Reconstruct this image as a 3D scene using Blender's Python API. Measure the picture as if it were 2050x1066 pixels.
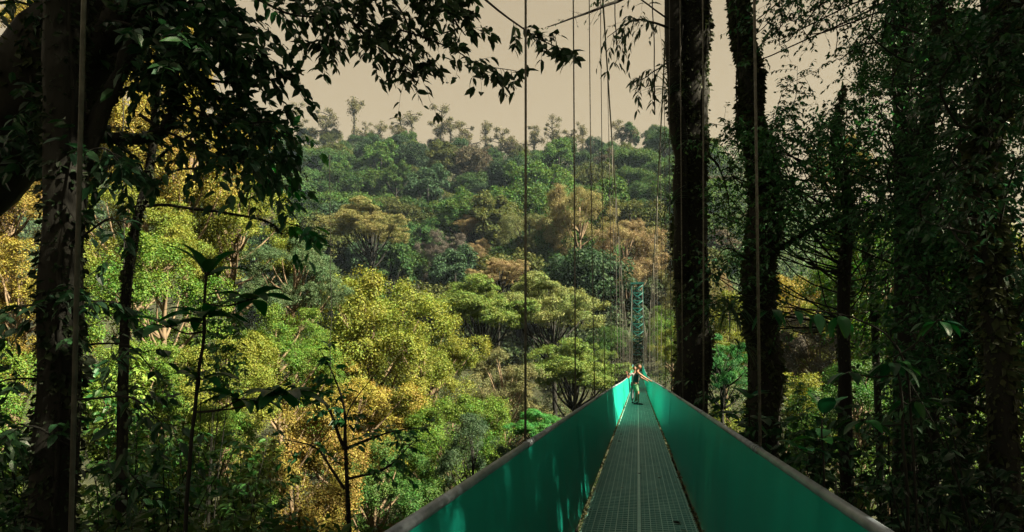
import bpy, math, random
import numpy as np
from mathutils import Vector, Matrix, noise
PI = math.pi
random.seed(7)
for o in list(bpy.data.objects):
    bpy.data.objects.remove(o)
sc = bpy.context.scene
COL = sc.collection

# ------------------------------------------------------------------ camera
F = 1250.0                      # focal length in photo pixels (photo 2050 wide)
PCY = 688.0                     # rising lens: the optical axis meets the photo at this row
PITCH, YAW = math.atan((738-PCY)/F), math.atan(252/F*math.cos(math.atan((738-PCY)/F)))
CAM = Vector((0, 0, 1.52))
cd = bpy.data.cameras.new('camera')
cd.sensor_width = 36; cd.lens = F / 2050 * 36; cd.shift_y = (PCY-533)/2050
cd.clip_start = 0.05; cd.clip_end = 3000
cam = bpy.data.objects.new('camera', cd); COL.objects.link(cam)
cam.location = CAM; cam.rotation_euler = (PI/2 + PITCH, 0, YAW)
sc.camera = cam
RM = cam.rotation_euler.to_matrix()

def at(px, py, y):
    """world point on the ray of a photo pixel, y metres ahead along the bridge"""
    d = RM @ Vector(((px-1025)/F, -(py-PCY)/F, -1))
    return CAM + d * (y / d.y)

# ------------------------------------------------------------------ light
SUN_AZ, SUN_EL = math.radians(101), math.radians(41)     # azimuth clockwise from +Y (to the right)
w = bpy.data.worlds.new('World'); sc.world = w; w.use_nodes = True
nt = w.node_tree; bg = nt.nodes['Background']
sky = nt.nodes.new('ShaderNodeTexSky'); sky.sky_type = 'NISHITA'; sky.sun_disc = False
sky.sun_elevation = SUN_EL; sky.sun_rotation = SUN_AZ; sky.dust_density = 4; sky.air_density = 1.5
mx = nt.nodes.new('ShaderNodeMix'); mx.data_type = 'RGBA'; mx.inputs[0].default_value = 0.96
nt.links.new(sky.outputs[0], mx.inputs[6]); m2 = nt.nodes.new('ShaderNodeMix'); m2.data_type = 'RGBA'; m2.inputs[6].default_value = (2.24, 1.75, 1.02, 1); m2.inputs[7].default_value = (1.72, 1.34, .80, 1)
mr2 = nt.nodes.new('ShaderNodeMapRange'); mr2.inputs[1].default_value = .18; mr2.inputs[2].default_value = .60; SKY_B = (m2, mr2)
tcw = nt.nodes.new('ShaderNodeTexCoord'); sxyz = nt.nodes.new('ShaderNodeSeparateXYZ'); mrw = nt.nodes.new('ShaderNodeMapRange')
nt.links.new(tcw.outputs['Generated'], sxyz.inputs[0]); nt.links.new(sxyz.outputs[2], mrw.inputs[0])
mrw.inputs[1].default_value = .50; mrw.inputs[2].default_value = .78; mrw.inputs[3].default_value = .97; mrw.inputs[4].default_value = .86   # dusty near the horizon, bluer overhead
nt.links.new(mrw.outputs[0], mx.inputs[0])
nt.links.new(sxyz.outputs[2], SKY_B[1].inputs[0]); nt.links.new(SKY_B[1].outputs[0], SKY_B[0].inputs[0]); nt.links.new(SKY_B[0].outputs[2], mx.inputs[7])
nt.links.new(mx.outputs[2], bg.inputs[0]); bg.inputs[1].default_value = 0.05
sd = bpy.data.lights.new('sun', 'SUN'); sd.energy = 5; sd.angle = math.radians(0.5); sd.color = (1, .86, .60)
sun = bpy.data.objects.new('sun', sd); COL.objects.link(sun)
sv = Vector((math.sin(SUN_AZ)*math.cos(SUN_EL), math.cos(SUN_AZ)*math.cos(SUN_EL), math.sin(SUN_EL)))
sun.rotation_euler = sv.to_track_quat('Z', 'Y').to_euler()
sc.view_settings.view_transform = 'Standard'; sc.view_settings.look = 'None'
sc.view_settings.gamma = 1; sc.view_settings.use_curve_mapping = False
sc.view_settings.exposure = 2.5
cy = sc.cycles
cy.max_bounces = 5; cy.diffuse_bounces = 3; cy.glossy_bounces = 2; cy.transmission_bounces = 4
cy.volume_bounces = 0; cy.transparent_max_bounces = 4; cy.use_denoising = True
cy.caustics_reflective = False; cy.caustics_refractive = False
cy.sample_clamp_indirect = 4

# ------------------------------------------------------------------ materials
def newmat(name):
    m = bpy.data.materials.new(name); m.use_nodes = True
    return m, m.node_tree, m.node_tree.nodes['Principled BSDF']

def leaf_mat(name, gloss=0.35, transl=0.35, rough=0.5):
    """colour = the object's own colour, varied leaf by leaf"""
    m, t, p = newmat(name)
    oi = t.nodes.new('ShaderNodeObjectInfo')
    at_ = t.nodes.new('ShaderNodeAttribute'); at_.attribute_name = 'var'
    hs = t.nodes.new('ShaderNodeHueSaturation')
    t.links.new(oi.outputs['Color'], hs.inputs['Color'])
    r1 = t.nodes.new('ShaderNodeMapRange'); r1.inputs[3].default_value = .475; r1.inputs[4].default_value = .535
    r2 = t.nodes.new('ShaderNodeMapRange'); r2.inputs[3].default_value = 1.5; r2.inputs[4].default_value = .55
    sep = t.nodes.new('ShaderNodeMath'); sep.operation = 'MULTIPLY'; sep.inputs[1].default_value = 7.31
    fr = t.nodes.new('ShaderNodeMath'); fr.operation = 'FRACT'
    t.links.new(at_.outputs['Fac'], r1.inputs[0]); t.links.new(at_.outputs['Fac'], sep.inputs[0])
    t.links.new(sep.outputs[0], fr.inputs[0]); t.links.new(fr.outputs[0], r2.inputs[0])
    tc = t.nodes.new('ShaderNodeTexCoord'); nz = t.nodes.new('ShaderNodeTexNoise'); nz.inputs['Scale'].default_value = .55; nz.inputs['Detail'].default_value = 3
    t.links.new(tc.outputs['Object'], nz.inputs['Vector'])
    mm = t.nodes.new('ShaderNodeMapRange'); mm.inputs[1].default_value = .3; mm.inputs[2].default_value = .7; mm.inputs[3].default_value = -.038; mm.inputs[4].default_value = .022
    ad = t.nodes.new('ShaderNodeMath'); ad.operation = 'ADD'
    t.links.new(nz.outputs[0], mm.inputs[0]); t.links.new(mm.outputs[0], ad.inputs[0]); t.links.new(r1.outputs[0], ad.inputs[1])
    t.links.new(ad.outputs[0], hs.inputs['Hue']); t.links.new(r2.outputs[0], hs.inputs['Value'])
    t.links.new(hs.outputs[0], p.inputs['Base Color'])
    p.inputs['Roughness'].default_value = rough; p.inputs['Specular IOR Level'].default_value = gloss
    tr = t.nodes.new('ShaderNodeBsdfTranslucent')
    h2 = t.nodes.new('ShaderNodeHueSaturation'); h2.inputs['Value'].default_value = 1.3; h2.inputs['Saturation'].default_value = 1.15
    h2.inputs['Hue'].default_value = .485
    t.links.new(hs.outputs[0], h2.inputs['Color']); t.links.new(h2.outputs[0], tr.inputs[0])
    ms = t.nodes.new('ShaderNodeMixShader'); ms.inputs[0].default_value = transl
    t.links.new(p.outputs[0], ms.inputs[1]); t.links.new(tr.outputs[0], ms.inputs[2])
    t.links.new(ms.outputs[0], t.nodes['Material Output'].inputs[0])
    return m

def noise_mat(name, c1, c2, scale=5, rough=.8, bump=.3, detail=6, spec=.3, stretch=(1,1,1), metal=0, coords='Object'):
    m, t, p = newmat(name)
    tc = t.nodes.new('ShaderNodeTexCoord'); mp = t.nodes.new('ShaderNodeMapping')
    mp.inputs['Scale'].default_value = stretch
    n = t.nodes.new('ShaderNodeTexNoise'); n.inputs['Scale'].default_value = scale; n.inputs['Detail'].default_value = detail
    n.inputs['Roughness'].default_value = .65
    cr = t.nodes.new('ShaderNodeValToRGB')
    cr.color_ramp.elements[0].position = .35; cr.color_ramp.elements[1].position = .68
    cr.color_ramp.elements[0].color = (*c1, 1); cr.color_ramp.elements[1].color = (*c2, 1)
    t.links.new(tc.outputs[coords], mp.inputs[0]); t.links.new(mp.outputs[0], n.inputs['Vector'])
    t.links.new(n.outputs[0], cr.inputs[0]); t.links.new(cr.outputs[0], p.inputs['Base Color'])
    p.inputs['Roughness'].default_value = rough; p.inputs['Specular IOR Level'].default_value = spec
    p.inputs['Metallic'].default_value = metal
    if bump:
        b = t.nodes.new('ShaderNodeBump'); b.inputs['Strength'].default_value = bump; b.inputs['Distance'].default_value = .02
        t.links.new(n.outputs[0], b.inputs['Height']); t.links.new(b.outputs[0], p.inputs['Normal'])
    return m

M_LEAF = leaf_mat('far_leaf', .15, .3, .7)
M_MID = leaf_mat('valley_leaf', .22, .28, .55)
M_NEAR = leaf_mat('glossy_leaf', .35, .24, .42)
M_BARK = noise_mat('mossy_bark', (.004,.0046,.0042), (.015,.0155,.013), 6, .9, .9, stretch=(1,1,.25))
M_BARKP = noise_mat('pale_bark', (.07,.052,.032), (.19,.14,.09), 5, .85, .6, stretch=(1,1,.3))
M_SOIL = noise_mat('forest_floor', (.012,.016,.008), (.04,.045,.02), .35, .95, .4)
M_MESHG = None

def panel_mat():
    m, t, p = newmat('green_sheet_panel')
    tc = t.nodes.new('ShaderNodeTexCoord'); mp = t.nodes.new('ShaderNodeMapping'); mp.inputs['Scale'].default_value = (1, 1.4, .25)
    n = t.nodes.new('ShaderNodeTexNoise'); n.inputs['Scale'].default_value = 3.2; n.inputs['Detail'].default_value = 7; n.inputs['Roughness'].default_value = .6
    cr = t.nodes.new('ShaderNodeValToRGB')
    e = cr.color_ramp.elements; e[0].position = .3; e[1].position = .75
    e[0].color = (.003, .26, .205, 1); e[1].color = (.008, .40, .315, 1)
    t.links.new(tc.outputs['Object'], mp.inputs[0]); t.links.new(mp.outputs[0], n.inputs['Vector'])
    t.links.new(n.outputs[0], cr.inputs[0]); t.links.new(cr.outputs[0], p.inputs['Base Color'])
    rr = t.nodes.new('ShaderNodeMapRange'); rr.inputs[3].default_value = .3; rr.inputs[4].default_value = .55
    t.links.new(n.outputs[0], rr.inputs[0]); t.links.new(rr.outputs[0], p.inputs['Roughness'])
    p.inputs['Specular IOR Level'].default_value = .4
    tr = t.nodes.new('ShaderNodeBsdfTranslucent'); tr.inputs[0].default_value = (.02, .42, .28, 1)
    ms = t.nodes.new('ShaderNodeMixShader'); ms.inputs[0].default_value = .18
    t.links.new(p.outputs[0], ms.inputs[1]); t.links.new(tr.outputs[0], ms.inputs[2])
    t.links.new(ms.outputs[0], t.nodes['Material Output'].inputs[0])
    return m
M_PANEL = panel_mat()
M_RAIL = noise_mat('galvanised_rail', (.13,.16,.20), (.27,.31,.36), 9, .45, .15, metal=.3, spec=.5)
M_DECK = noise_mat('deck_sheet', (.08,.28,.27), (.15,.40,.37), 4, .5, .1, stretch=(1,.4,1))
M_DECKB = noise_mat('deck_bar', (.22,.48,.44), (.33,.60,.54), 14, .45, .1)
M_GAPDARK = noise_mat('deck_gap_dark', (.008,.014,.014), (.02,.03,.03), 6, .8, 0)  # near-black tone for the shade seen between the deck ribs
M_STEELG = noise_mat('green_painted_steel', (.004,.075,.066), (.010,.125,.108), 3, .45, .05)
M_CABLE = noise_mat('steel_cable', (.045,.045,.042), (.14,.135,.12), 30, .5, .2, metal=.2)
def flat(name, c, rough=.7, spec=.3):
    return noise_mat(name, tuple(v*.8 for v in c), tuple(min(1, v*1.15) for v in c), 14, rough, .08, spec=spec)
M_SKIN = flat('skin', (.19,.09,.055), .55); M_HAIR = flat('dark_hair', (.025,.015,.01), .6)
M_TANK = flat('teal_cloth', (.004,.028,.034), .9); M_WHITE = flat('white_cloth', (.26,.26,.27), .9)
M_SHOE = flat('dark_rubber', (.02,.02,.02), .8); M_EYE = flat('dark_eye', (.02,.015,.012), .3)
M_SHORT = noise_mat('patterned_cloth', (.015,.11,.05), (.14,.23,.13), 26, .9, 0, detail=2)
M_TROU = flat('grey_trousers', (.10,.11,.12), .9)

# ------------------------------------------------------------------ mesh helpers
class Geo:
    def __init__(s): s.V = []; s.F = []; s.var = []; s.sm = []; s.n = 0
    def add(s, V, Fc, var=None, smooth=False):
        V = np.asarray(V, float).reshape(-1, 3); Fc = np.asarray(Fc, int).reshape(-1, 3)
        s.V.append(V); s.F.append(Fc + s.n); s.n += len(V)
        s.var.append(np.zeros(len(Fc)) if var is None else np.asarray(var, float)); s.sm.append(np.full(len(Fc), smooth))
    def tube(s, P, R, n=6, caps=True):
        P = np.asarray([tuple(p) for p in P], float); k = len(P); R = np.broadcast_to(np.asarray(R, float), (k,))
        T = np.gradient(P, axis=0); T /= (np.linalg.norm(T, axis=1, keepdims=True) + 1e-9)
        ref = np.array((.31, .95, .05)) if abs(T[:, 2]).mean() > .6 else np.array((.05, .1, 1.))
        U = np.cross(T, ref); U /= (np.linalg.norm(U, axis=1, keepdims=True) + 1e-9); W = np.cross(T, U)
        a = np.arange(n) * 2 * PI / n
        V = P[:, None] + R[:, None, None] * (np.cos(a)[None, :, None] * U[:, None] + np.sin(a)[None, :, None] * W[:, None])
        i = np.arange(k-1)[:, None] * n; j = np.arange(n)[None]; j2 = (j+1) % n
        A = i+j; B = i+j2; C = i+n+j2; D = i+n+j
        Fc = np.stack([np.stack([A, B, C], -1), np.stack([A, C, D], -1)], 2).reshape(-1, 3)
        if caps:
            c1 = np.array([(0, q+1, q) for q in range(1, n-1)]); c2 = np.array([(0, q, q+1) for q in range(1, n-1)]) + (k-1)*n
            Fc = np.vstack([Fc, c1, c2])
        s.add(V.reshape(-1, 3), Fc, smooth=True)
    def box(s, a, b):
        (x0, y0, z0), (x1, y1, z1) = a, b
        s.hexa([(x0,y0,z0),(x1,y0,z0),(x1,y1,z0),(x0,y1,z0),(x0,y0,z1),(x1,y0,z1),(x1,y1,z1),(x0,y1,z1)])
    def hexa(s, V):
        Q = [(0,3,2,1),(4,5,6,7),(0,1,5,4),(1,2,6,5),(2,3,7,6),(3,0,4,7)]
        s.add([tuple(v) for v in V], [t for q in Q for t in ((q[0],q[1],q[2]), (q[0],q[2],q[3]))])
    def leaves(s, tpl, P, D, N, size, rng, wid=1.0):
        """tpl=(verts, faces); P pos, D direction, N normal, size array"""
        TV, TF = tpl
        P = np.asarray(P); D = D / (np.linalg.norm(D, axis=1, keepdims=True) + 1e-9)
        X = np.cross(D, N); X /= (np.linalg.norm(X, axis=1, keepdims=True) + 1e-9); Z = np.cross(X, D)
        k = len(P); sz = np.broadcast_to(np.asarray(size, float), (k,))[:, None, None]
        V = P[:, None] + sz * (TV[None, :, 0:1]*wid*X[:, None] + TV[None, :, 1:2]*D[:, None] + TV[None, :, 2:3]*Z[:, None])
        Fc = TF[None] + (np.arange(k) * len(TV))[:, None, None]
        s.add(V.reshape(-1, 3), Fc.reshape(-1, 3), np.repeat(rng.random(k), len(TF)))
    def mesh(s, name, mat):
        V = np.vstack(s.V).astype(np.float32); Fc = np.vstack(s.F).astype(np.int32)
        me = bpy.data.meshes.new(name); me.vertices.add(len(V)); me.vertices.foreach_set('co', V.ravel())
        me.loops.add(Fc.size); me.loops.foreach_set('vertex_index', Fc.ravel())
        me.polygons.add(len(Fc)); me.polygons.foreach_set('loop_start', np.arange(len(Fc), dtype=np.int32)*3)
        me.polygons.foreach_set('use_smooth', np.concatenate(s.sm))
        a = me.attributes.new('var', 'FLOAT', 'FACE'); a.data.foreach_set('value', np.concatenate(s.var).astype(np.float32))
        me.update(); me.validate(); me.materials.append(mat)
        return me
    def obj(s, name, mat, parent=None, color=None):
        return link(name, s.mesh(name, mat), parent, color)

def link(name, me, parent=None, color=None):
    o = bpy.data.objects.new(name, me); COL.objects.link(o)
    if parent is not None: o.parent = parent
    if color is not None: o.color = (*color, 1)
    return o
def tag(o, label=None, cat=None, group=None, kind=None):
    if label: o['label'] = label
    if cat: o['category'] = cat
    if group: o['group'] = group
    if kind: o['kind'] = kind
    return o
def empty(name, loc, label, cat, group=None):
    o = bpy.data.objects.new(name, None); COL.objects.link(o); o.location = loc; o.empty_display_size = .2
    return tag(o, label, cat, group)

TPL_D = (np.array([(0,0,0),(-.3,.5,.08),(0,1,0),(.3,.5,.08)], float), np.array([(0,2,1),(0,3,2)]))
TPL_O = (np.array([(0,0,0),(-.2,.22,.06),(0,.25,0),(.2,.22,.06),(-.19,.6,.02),(0,.62,-.04),(.19,.6,.02),(0,1,-.14)], float),
         np.array([(0,2,1),(0,3,2),(1,2,5),(1,5,4),(2,3,6),(2,6,5),(4,5,7),(5,6,7)]))
def big_leaf(width=.34, curl=.2, seg=9, lift=.25, wave=.015):
    V = []; Fc = []
    for i in range(seg+1):
        t = i/seg
        hw = width/2 * (math.sin(PI*min(1, t**.85)))**.75 * (1-.15*t) + (.012 if t < .1 else 0)
        z = lift*t - (curl+lift)*t*t
        for j, f in enumerate((-1, -.5, 0, .5, 1)):
            V.append((hw*f, t*.98, z + abs(f)*hw*.28 + (wave*math.sin(9*t+f*2) if abs(f) == 1 else 0)))
    for i in range(seg):
        for j in range(4):
            a = i*5+j; Fc += [(a, a+1, a+6), (a, a+6, a+5)]
    return np.array(V), np.array(Fc)
TPL_B = big_leaf(); TPL_W = big_leaf(.62, .25, 9, .1, .02); TPL_S = big_leaf(.045, .9, 7, .5, 0)

def curve(P, m=24):
    P = np.asarray([tuple(p) for p in P], float)
    if len(P) == 2: return P[0] + np.linspace(0, 1, m)[:, None]*(P[1]-P[0])
    Q = np.vstack([2*P[0]-P[1], P, 2*P[-1]-P[-2]]); out = []
    n = len(P)-1
    for u in np.linspace(0, n-1e-6, m):
        i = int(u); t = u-i; a, b, c, d = Q[i], Q[i+1], Q[i+2], Q[i+3]
        out.append(.5*((2*b)+(-a+c)*t+(2*a-5*b+4*c-d)*t*t+(-a+3*b-3*c+d)*t**3))
    return np.array(out)
def wob(P, amp, rng, f=1.0):
    P = P.copy(); o = rng.random(3)*50
    for i in range(len(P)):
        v = noise.noise_vector(Vector(P[i]*f + o)); P[i] += np.array(v)*amp*min(1, i/3)
    return P
def unit(v): v = np.asarray(v, float); return v/(np.linalg.norm(v)+1e-9)

# ------------------------------------------------------------------ terrain
def sst(a, b, x):
    t = np.clip((x-a)/(b-a), 0, 1); return t*t*(3-2*t)
RPX = [(-600,350),(-200,350),(0,335),(300,312),(560,292),(700,302),(950,328),(1200,326),(1350,290),(1500,370),(1700,500),(2000,640),(2300,700),(2800,720)]
RU = []; RH = []
for px, py in RPX:
    p = at(px, py, 260); RU.append(p.x/260); RH.append(p.z)
def terr(x, y):
    x = np.asarray(x, float); y = np.asarray(y, float)
    yy = y - np.clip(x-2, 0, 18)*.9 - np.clip(-x-6, 0, 20)*.1
    near = -.9 - 27*sst(3, 42, yy)
    up = 26*sst(52, 96, y)
    u = x/np.maximum(y, 40)
    H = np.interp(u, RU, RH)
    t = np.clip((y-90)/170, 0, 1)
    hill = (H+3)*(.85*t + .15*t*t) 
    back = -.25*np.clip(y-262, 0, None)
    r = near + up + np.where(y > 90, hill, 0) + back
    r = r + 1.6*np.sin(x*.09+1)*np.sin(y*.07)*np.clip((y-60)/60, 0, 1) + .5*np.sin(x*.31)*np.cos(y*.27)*np.clip((y-8)/30, 0, 1)
    return r
gx = np.concatenate([np.linspace(-470,-160,18), np.linspace(-150,120,91), np.linspace(132,470,20)])
gy = np.concatenate([np.linspace(-50,-5,8), np.linspace(-3,120,62), np.linspace(123,300,60), np.linspace(315,412,8)])
X, Y = np.meshgrid(gx, gy); Z = terr(X, Y)
nx = len(gx); g = Geo()
i = np.arange(len(gy)-1)[:, None]*nx; j = np.arange(nx-1)[None]
A = i+j
g.add(np.stack([X, Y, Z], -1).reshape(-1, 3), np.stack([np.stack([A, A+1, A+nx+1], -1), np.stack([A, A+nx+1, A+nx], -1)], 2).reshape(-1, 3), smooth=True)
tag(g.obj('terrain', M_SOIL), 'steep forest floor of the valley and hillside', 'terrain', kind='structure')

# ------------------------------------------------------------------ crowns
def rdir(rng, n, zmin=-1.):
    v = rng.normal(size=(n*3+40, 3)); v /= np.linalg.norm(v, axis=1, keepdims=True)
    v = v[v[:, 2] > zmin][:n]
    return v
def crown_geo(seed, R, H, nl, m, total, size, zmin=-.35, lobe=.42, flat_=1.0, wild=.18, tpl=TPL_D):
    """leaves on tufts, tufts on lobes, lobes on an uneven crown; returns Geo and the lobe centres"""
    rng = np.random.default_rng(seed); g = Geo()
    d = rdir(rng, nl, zmin); rr = R*(1-lobe)*rng.uniform(.55, 1.12, nl)
    L = d*rr[:, None]; L[:, 2] *= H/R
    lr = R*lobe*rng.uniform(.6, 1.15, nl)
    sd_ = rng.normal(size=(nl, m, 3)) + d[:, None]*.7 + np.array((0,0,.35)); sd_ /= np.linalg.norm(sd_, axis=2, keepdims=True)
    S = L[:, None] + sd_*lr[:, None, None]*rng.uniform(.5, 1.05, (nl, m, 1))*np.array((1, 1, flat_))
    sr = (lr[:, None]*.42*rng.uniform(.6, 1.3, (nl, m))).reshape(-1)
    S = S.reshape(-1, 3); SD = sd_.reshape(-1, 3)
    k = max(3, total//len(S))
    ld = rng.normal(size=(len(S), k, 3)) + SD[:, None]*.6; ld /= np.linalg.norm(ld, axis=2, keepdims=True)
    P = S[:, None] + ld*sr[:, None, None]*rng.uniform(.45, 1.1, (len(S), k, 1))*np.array((1, 1, .75*flat_+.1))
    P = P.reshape(-1, 3); ld = ld.reshape(-1, 3); n = len(P)
    P += rng.normal(size=(n, 3))*R*wild*.12
    N = ld*.8 + rng.normal(size=(n, 3))*.45 + np.array((0, 0, .5))
    D = np.cross(N, rng.normal(size=(n, 3))) + np.array((0, 0, -.25))
    g.leaves(tpl, P, D, N, size*rng.uniform(.6, 1.35, n), rng)
    return g, L

HILLV = []
for sdv, (R, H, nl, m, tot, size, zm, lobe, fl) in enumerate([
        (7, 5.2, 24, 13, 17000, .42, -.15, .34, 1), (7, 4.4, 32, 10, 17000, .38, -.1, .28, .8),
        (6, 6.5, 20, 15, 16000, .42, -.4, .38, 1), (8, 3.8, 28, 12, 17000, .38, 0, .30, .55),
        (6.5, 5.5, 36, 9, 16000, .36, -.2, .25, .9), (5.5, 7.5, 22, 12, 15000, .42, -.6, .33, .9)]):
    gg, L = crown_geo(100+sdv, R, H, nl, m, tot, size, zm, lobe, fl)
    HILLV.append((gg.mesh('crown', M_LEAF), R, H, L))
# emergent ridge trees: bare mossy trunk, a few ragged tufts
RIDGEV = []
for sdv in range(4):
    rng = np.random.default_rng(300+sdv); g = Geo(); b = Geo()
    lean_ = [1.2, -2.2, .5, -1][sdv]; top = [12.3, 9.5, 12.5, 8.5][sdv]; nt_ = [13, 16, 9, 18][sdv]; wd = [3.0, 3.4, 1.3, 3.8][sdv]
    T = wob(curve([(0,0,-6),(0,0,0),(lean_*.3,0,top*.5),(lean_,0,top)], 16), .7, rng, .35)
    b.tube(T, np.linspace(.42, .10, 16), 6)
    for q in range(nt_):
        t = rng.uniform(.45, 1); st = T[int(4+t*11)]; c = st + np.array((rng.normal()*wd*.6, rng.normal()*1.2, rng.uniform(.2, 1.9)))
        c[2] = min(c[2], top+.6)
        b.tube(curve([st, (st+c)/2+rng.normal(size=3)*.25, c], 6), np.linspace(.13, .05, 6), 4)
        n = int(rng.uniform(70, 230)); rad = rng.uniform(.35, 1.05); dd = rng.normal(size=(n, 3)); dd /= np.linalg.norm(dd, axis=1, keepdims=True)
        g.leaves(TPL_D, c + dd*rng.uniform(.3, 1.25, (n, 1))*rad*np.array((1.25, 1.25, rng.uniform(.6, 1.1))), rng.normal(size=(n, 3)), dd+rng.normal(size=(n,3))*.6, .36*rng.uniform(.5, 1.4, n), rng)
    n = 520; f = rng.uniform(5, 15, n); i0 = f.astype(int).clip(0, 14)
    g.leaves(TPL_D, T[i0]+(T[i0+1]-T[i0])*(f-i0)[:, None]+rng.normal(size=(n, 3))*np.array((.38,.38,.2)), rng.normal(size=(n, 3))-np.array((0,0,.8)), rng.normal(size=(n, 3)), .38*rng.uniform(.5, 1.4, n), rng)
    RIDGEV.append((g.mesh('crown', M_LEAF), b.mesh('trunk', M_BARK)))
tg = Geo(); rng = np.random.default_rng(5)
tg.tube(wob(curve([(0,0,-9),(0,0,-3),(.3,.1,1),(.1,0,4)], 9), .3, rng, .3), np.linspace(.38, .12, 9), 6)
for a in range(5):
    v = unit((math.cos(a*1.3), math.sin(a*1.3), .7)); tg.tube([(0,0,-3), v*2.5+np.array((0,0,-2)), v*4.5+np.array((0,0,-1))], [.2,.12,.05], 5)
TRUNK_HILL = tg.mesh('trunk', M_BARK)

rng = np.random.default_rng(11)
GREEN = [((.036,.080,.018), 'mid green', 30), ((.028,.066,.020), 'deep green', 26), ((.052,.068,.020), 'olive green', 18),
         ((.056,.052,.034), 'greyish brown', 12), ((.022,.050,.024), 'dark blue green', 14)]
pts = []
def u_of(px): return at(px, 738, 100).x/100
U0, U1 = u_of(500), u_of(1460)
tries = 0
while len(pts) < 285 and tries < 60000:
    tries += 1
    y = rng.uniform(104, 272); x = rng.uniform(U0, U1)*y
    if y < 128 and abs(x) < 5: continue
    dmin = 9.0 + 3.2*(rng.random())
    if all((x-a)**2 + (y-b)**2 > dmin*dmin for a, b in pts): pts.append((x, y))
SHAPE = ['rounded broad crown', 'many fine tufts in its crown', 'tall domed crown', 'flat spreading layered crown', 'small knobbly tufts', 'narrow upright crown']
for (x, y) in pts:
    k = int(rng.integers(0, 6)); ci = int(rng.choice(5, p=[.3,.26,.18,.12,.14])); c, cn, _ = GREEN[ci]
    me, R, H, L = HILLV[k]; s = rng.uniform(.85, 1.55) * (1.0 if y < 222 else .62)
    z = float(terr(x, y)) + H*s*.95 + rng.uniform(0, 2.5)
    v = rng.uniform(.75, 1.3); c = tuple(q*v for q in c)
    r = empty('hill_tree', (x, y, z), cn + ' tree with ' + SHAPE[k] + ' on the hillside', 'tree', 'trees packed on the far hillside')
    r.scale = (s, s, s); r.rotation_euler = (0, 0, rng.uniform(0, 6.28))
    link('crown', me, r, c); link('trunk', TRUNK_HILL, r)
# ridge line emergents
RIDGE = [(598,225,0,'small ragged tree leftmost on the ridge beside the near leaves'),(648,215,1,'wind-bent tree on the ridge with a tuft leaning right'),
  (712,208,2,'tallest dark narrow tree standing on the left of the ridge'),(760,240,3,'low tufted tree on the ridge right of the tall dark one'),
  (795,238,1,'rounded tufted tree on the ridge left of the thin leaning pair'),(825,235,2,'thin leaning tree on the ridge with sky through it'),
  (880,228,0,'broad-headed ragged tree standing free on the ridge middle'),(903,252,2,'short snag leaning against the broad-headed ridge tree'),
  (935,243,1,'open round tree on the ridge with sky between its limbs'),(1000,248,3,'bushy tree on the ridge left of the black hanger cable'),
  (1065,250,1,'tufted tree on the ridge right of the black hanger cable'),(1110,252,0,'low ragged tree on the ridge between two hanger cables'),
  (1140,255,3,'spreading tree on the ridge behind the second hanger cable'),(1165,262,2,'thin stubby tree on the ridge beyond the second cable'),
  (1248,238,1,'lone dark tree where the ridge starts to climb to the right'),(735,262,0,'short wide tree in front of the ridge snags'),
  (975,255,2,'slim pointed tree on the ridge left of the bushy one')]
for px, py, k, lab in RIDGE:
    p = at(px, py-12, 262); g0 = float(terr(p.x, 262)); h = p.z - g0
    s = max(.5, h/12.5)
    r = empty('ridge_tree', (p.x, 262, g0), lab, 'tree', 'emergent trees along the ridge'); r.scale = (s*.95, s*.95, s); r.rotation_euler = (0, 0, random.uniform(-.7,.7)+(PI if random.random()<.5 else 0))
    link('crown', RIDGEV[k][0], r, (.085,.085,.04)); link('trunk', RIDGEV[k][1], r)

# forest beyond the flanks of the hill: one mass
def canopy_mass(name, zones, nleaf, size, seed, col, label, mat=M_LEAF):
    rng = np.random.default_rng(seed); g = Geo(); C = []
    for (x0, x1, y0, y1, n, rad) in zones:
        for _ in range(n):
            y = rng.uniform(y0, y1); x = rng.uniform(x0, x1)*y
            C.append((x, y, float(terr(x, y)) + rad*.75, rad*rng.uniform(.7, 1.25)))
    C = np.array(C); k = nleaf//len(C)
    d = rdir(rng, len(C)*k, -.25)[:len(C)*k].reshape(len(C), -1, 3)
    k = d.shape[1]
    lump = 1 + .22*np.sin(d[..., 0]*7+C[:, None, 0])*np.sin(d[..., 1]*6+C[:, None, 1])*1.2 + .12*np.sin(d[..., 2]*13+d[..., 0]*11)
    P = C[:, None, :3] + d*(C[:, None, 3:4]*lump[..., None])*rng.uniform(.8, 1.06, (len(C), k, 1))*np.array((1, 1, .85))
    P = P.reshape(-1, 3); d = d.reshape(-1, 3); n = len(P)
    g.leaves(TPL_D, P, rng.normal(size=(n, 3)), d+rng.normal(size=(n, 3))*.5, size*rng.uniform(.6, 1.4, n), rng)
    return tag(g.obj(name, mat, color=col), label, 'forest', kind='stuff')
canopy_mass('hill_forest', [(u_of(-500), U0, 110, 270, 300, 7), (U1, u_of(2600), 110, 270, 260, 7)], 260000, .85, 21, (.042,.074,.034),
            'continuous forest covering the flanks of the hill beyond the near trees')
canopy_mass('hill_undergrowth', [(U0, U1, 98, 268, 900, 3.0)], 150000, .6, 22, (.036,.058,.028), 'dark undergrowth between the trees of the hillside')
canopy_mass('valley_undergrowth', [(-1.3, 1.3, 12, 60, 380, 1.9), (-.6, .6, 58, 104, 420, 2.3)], 240000, .26, 23, (.04,.07,.022), 'shrubs and ferns covering the valley floor', M_MID)
canopy_mass('bank_undergrowth', [(-1.6, -.35, 5, 24, 130, .7), (.25, 2.6, 5, 26, 170, .8)], 80000, .13, 24, (.035,.075,.02), 'low leafy ground cover on the near bank beside the bridge', M_MID)

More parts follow.
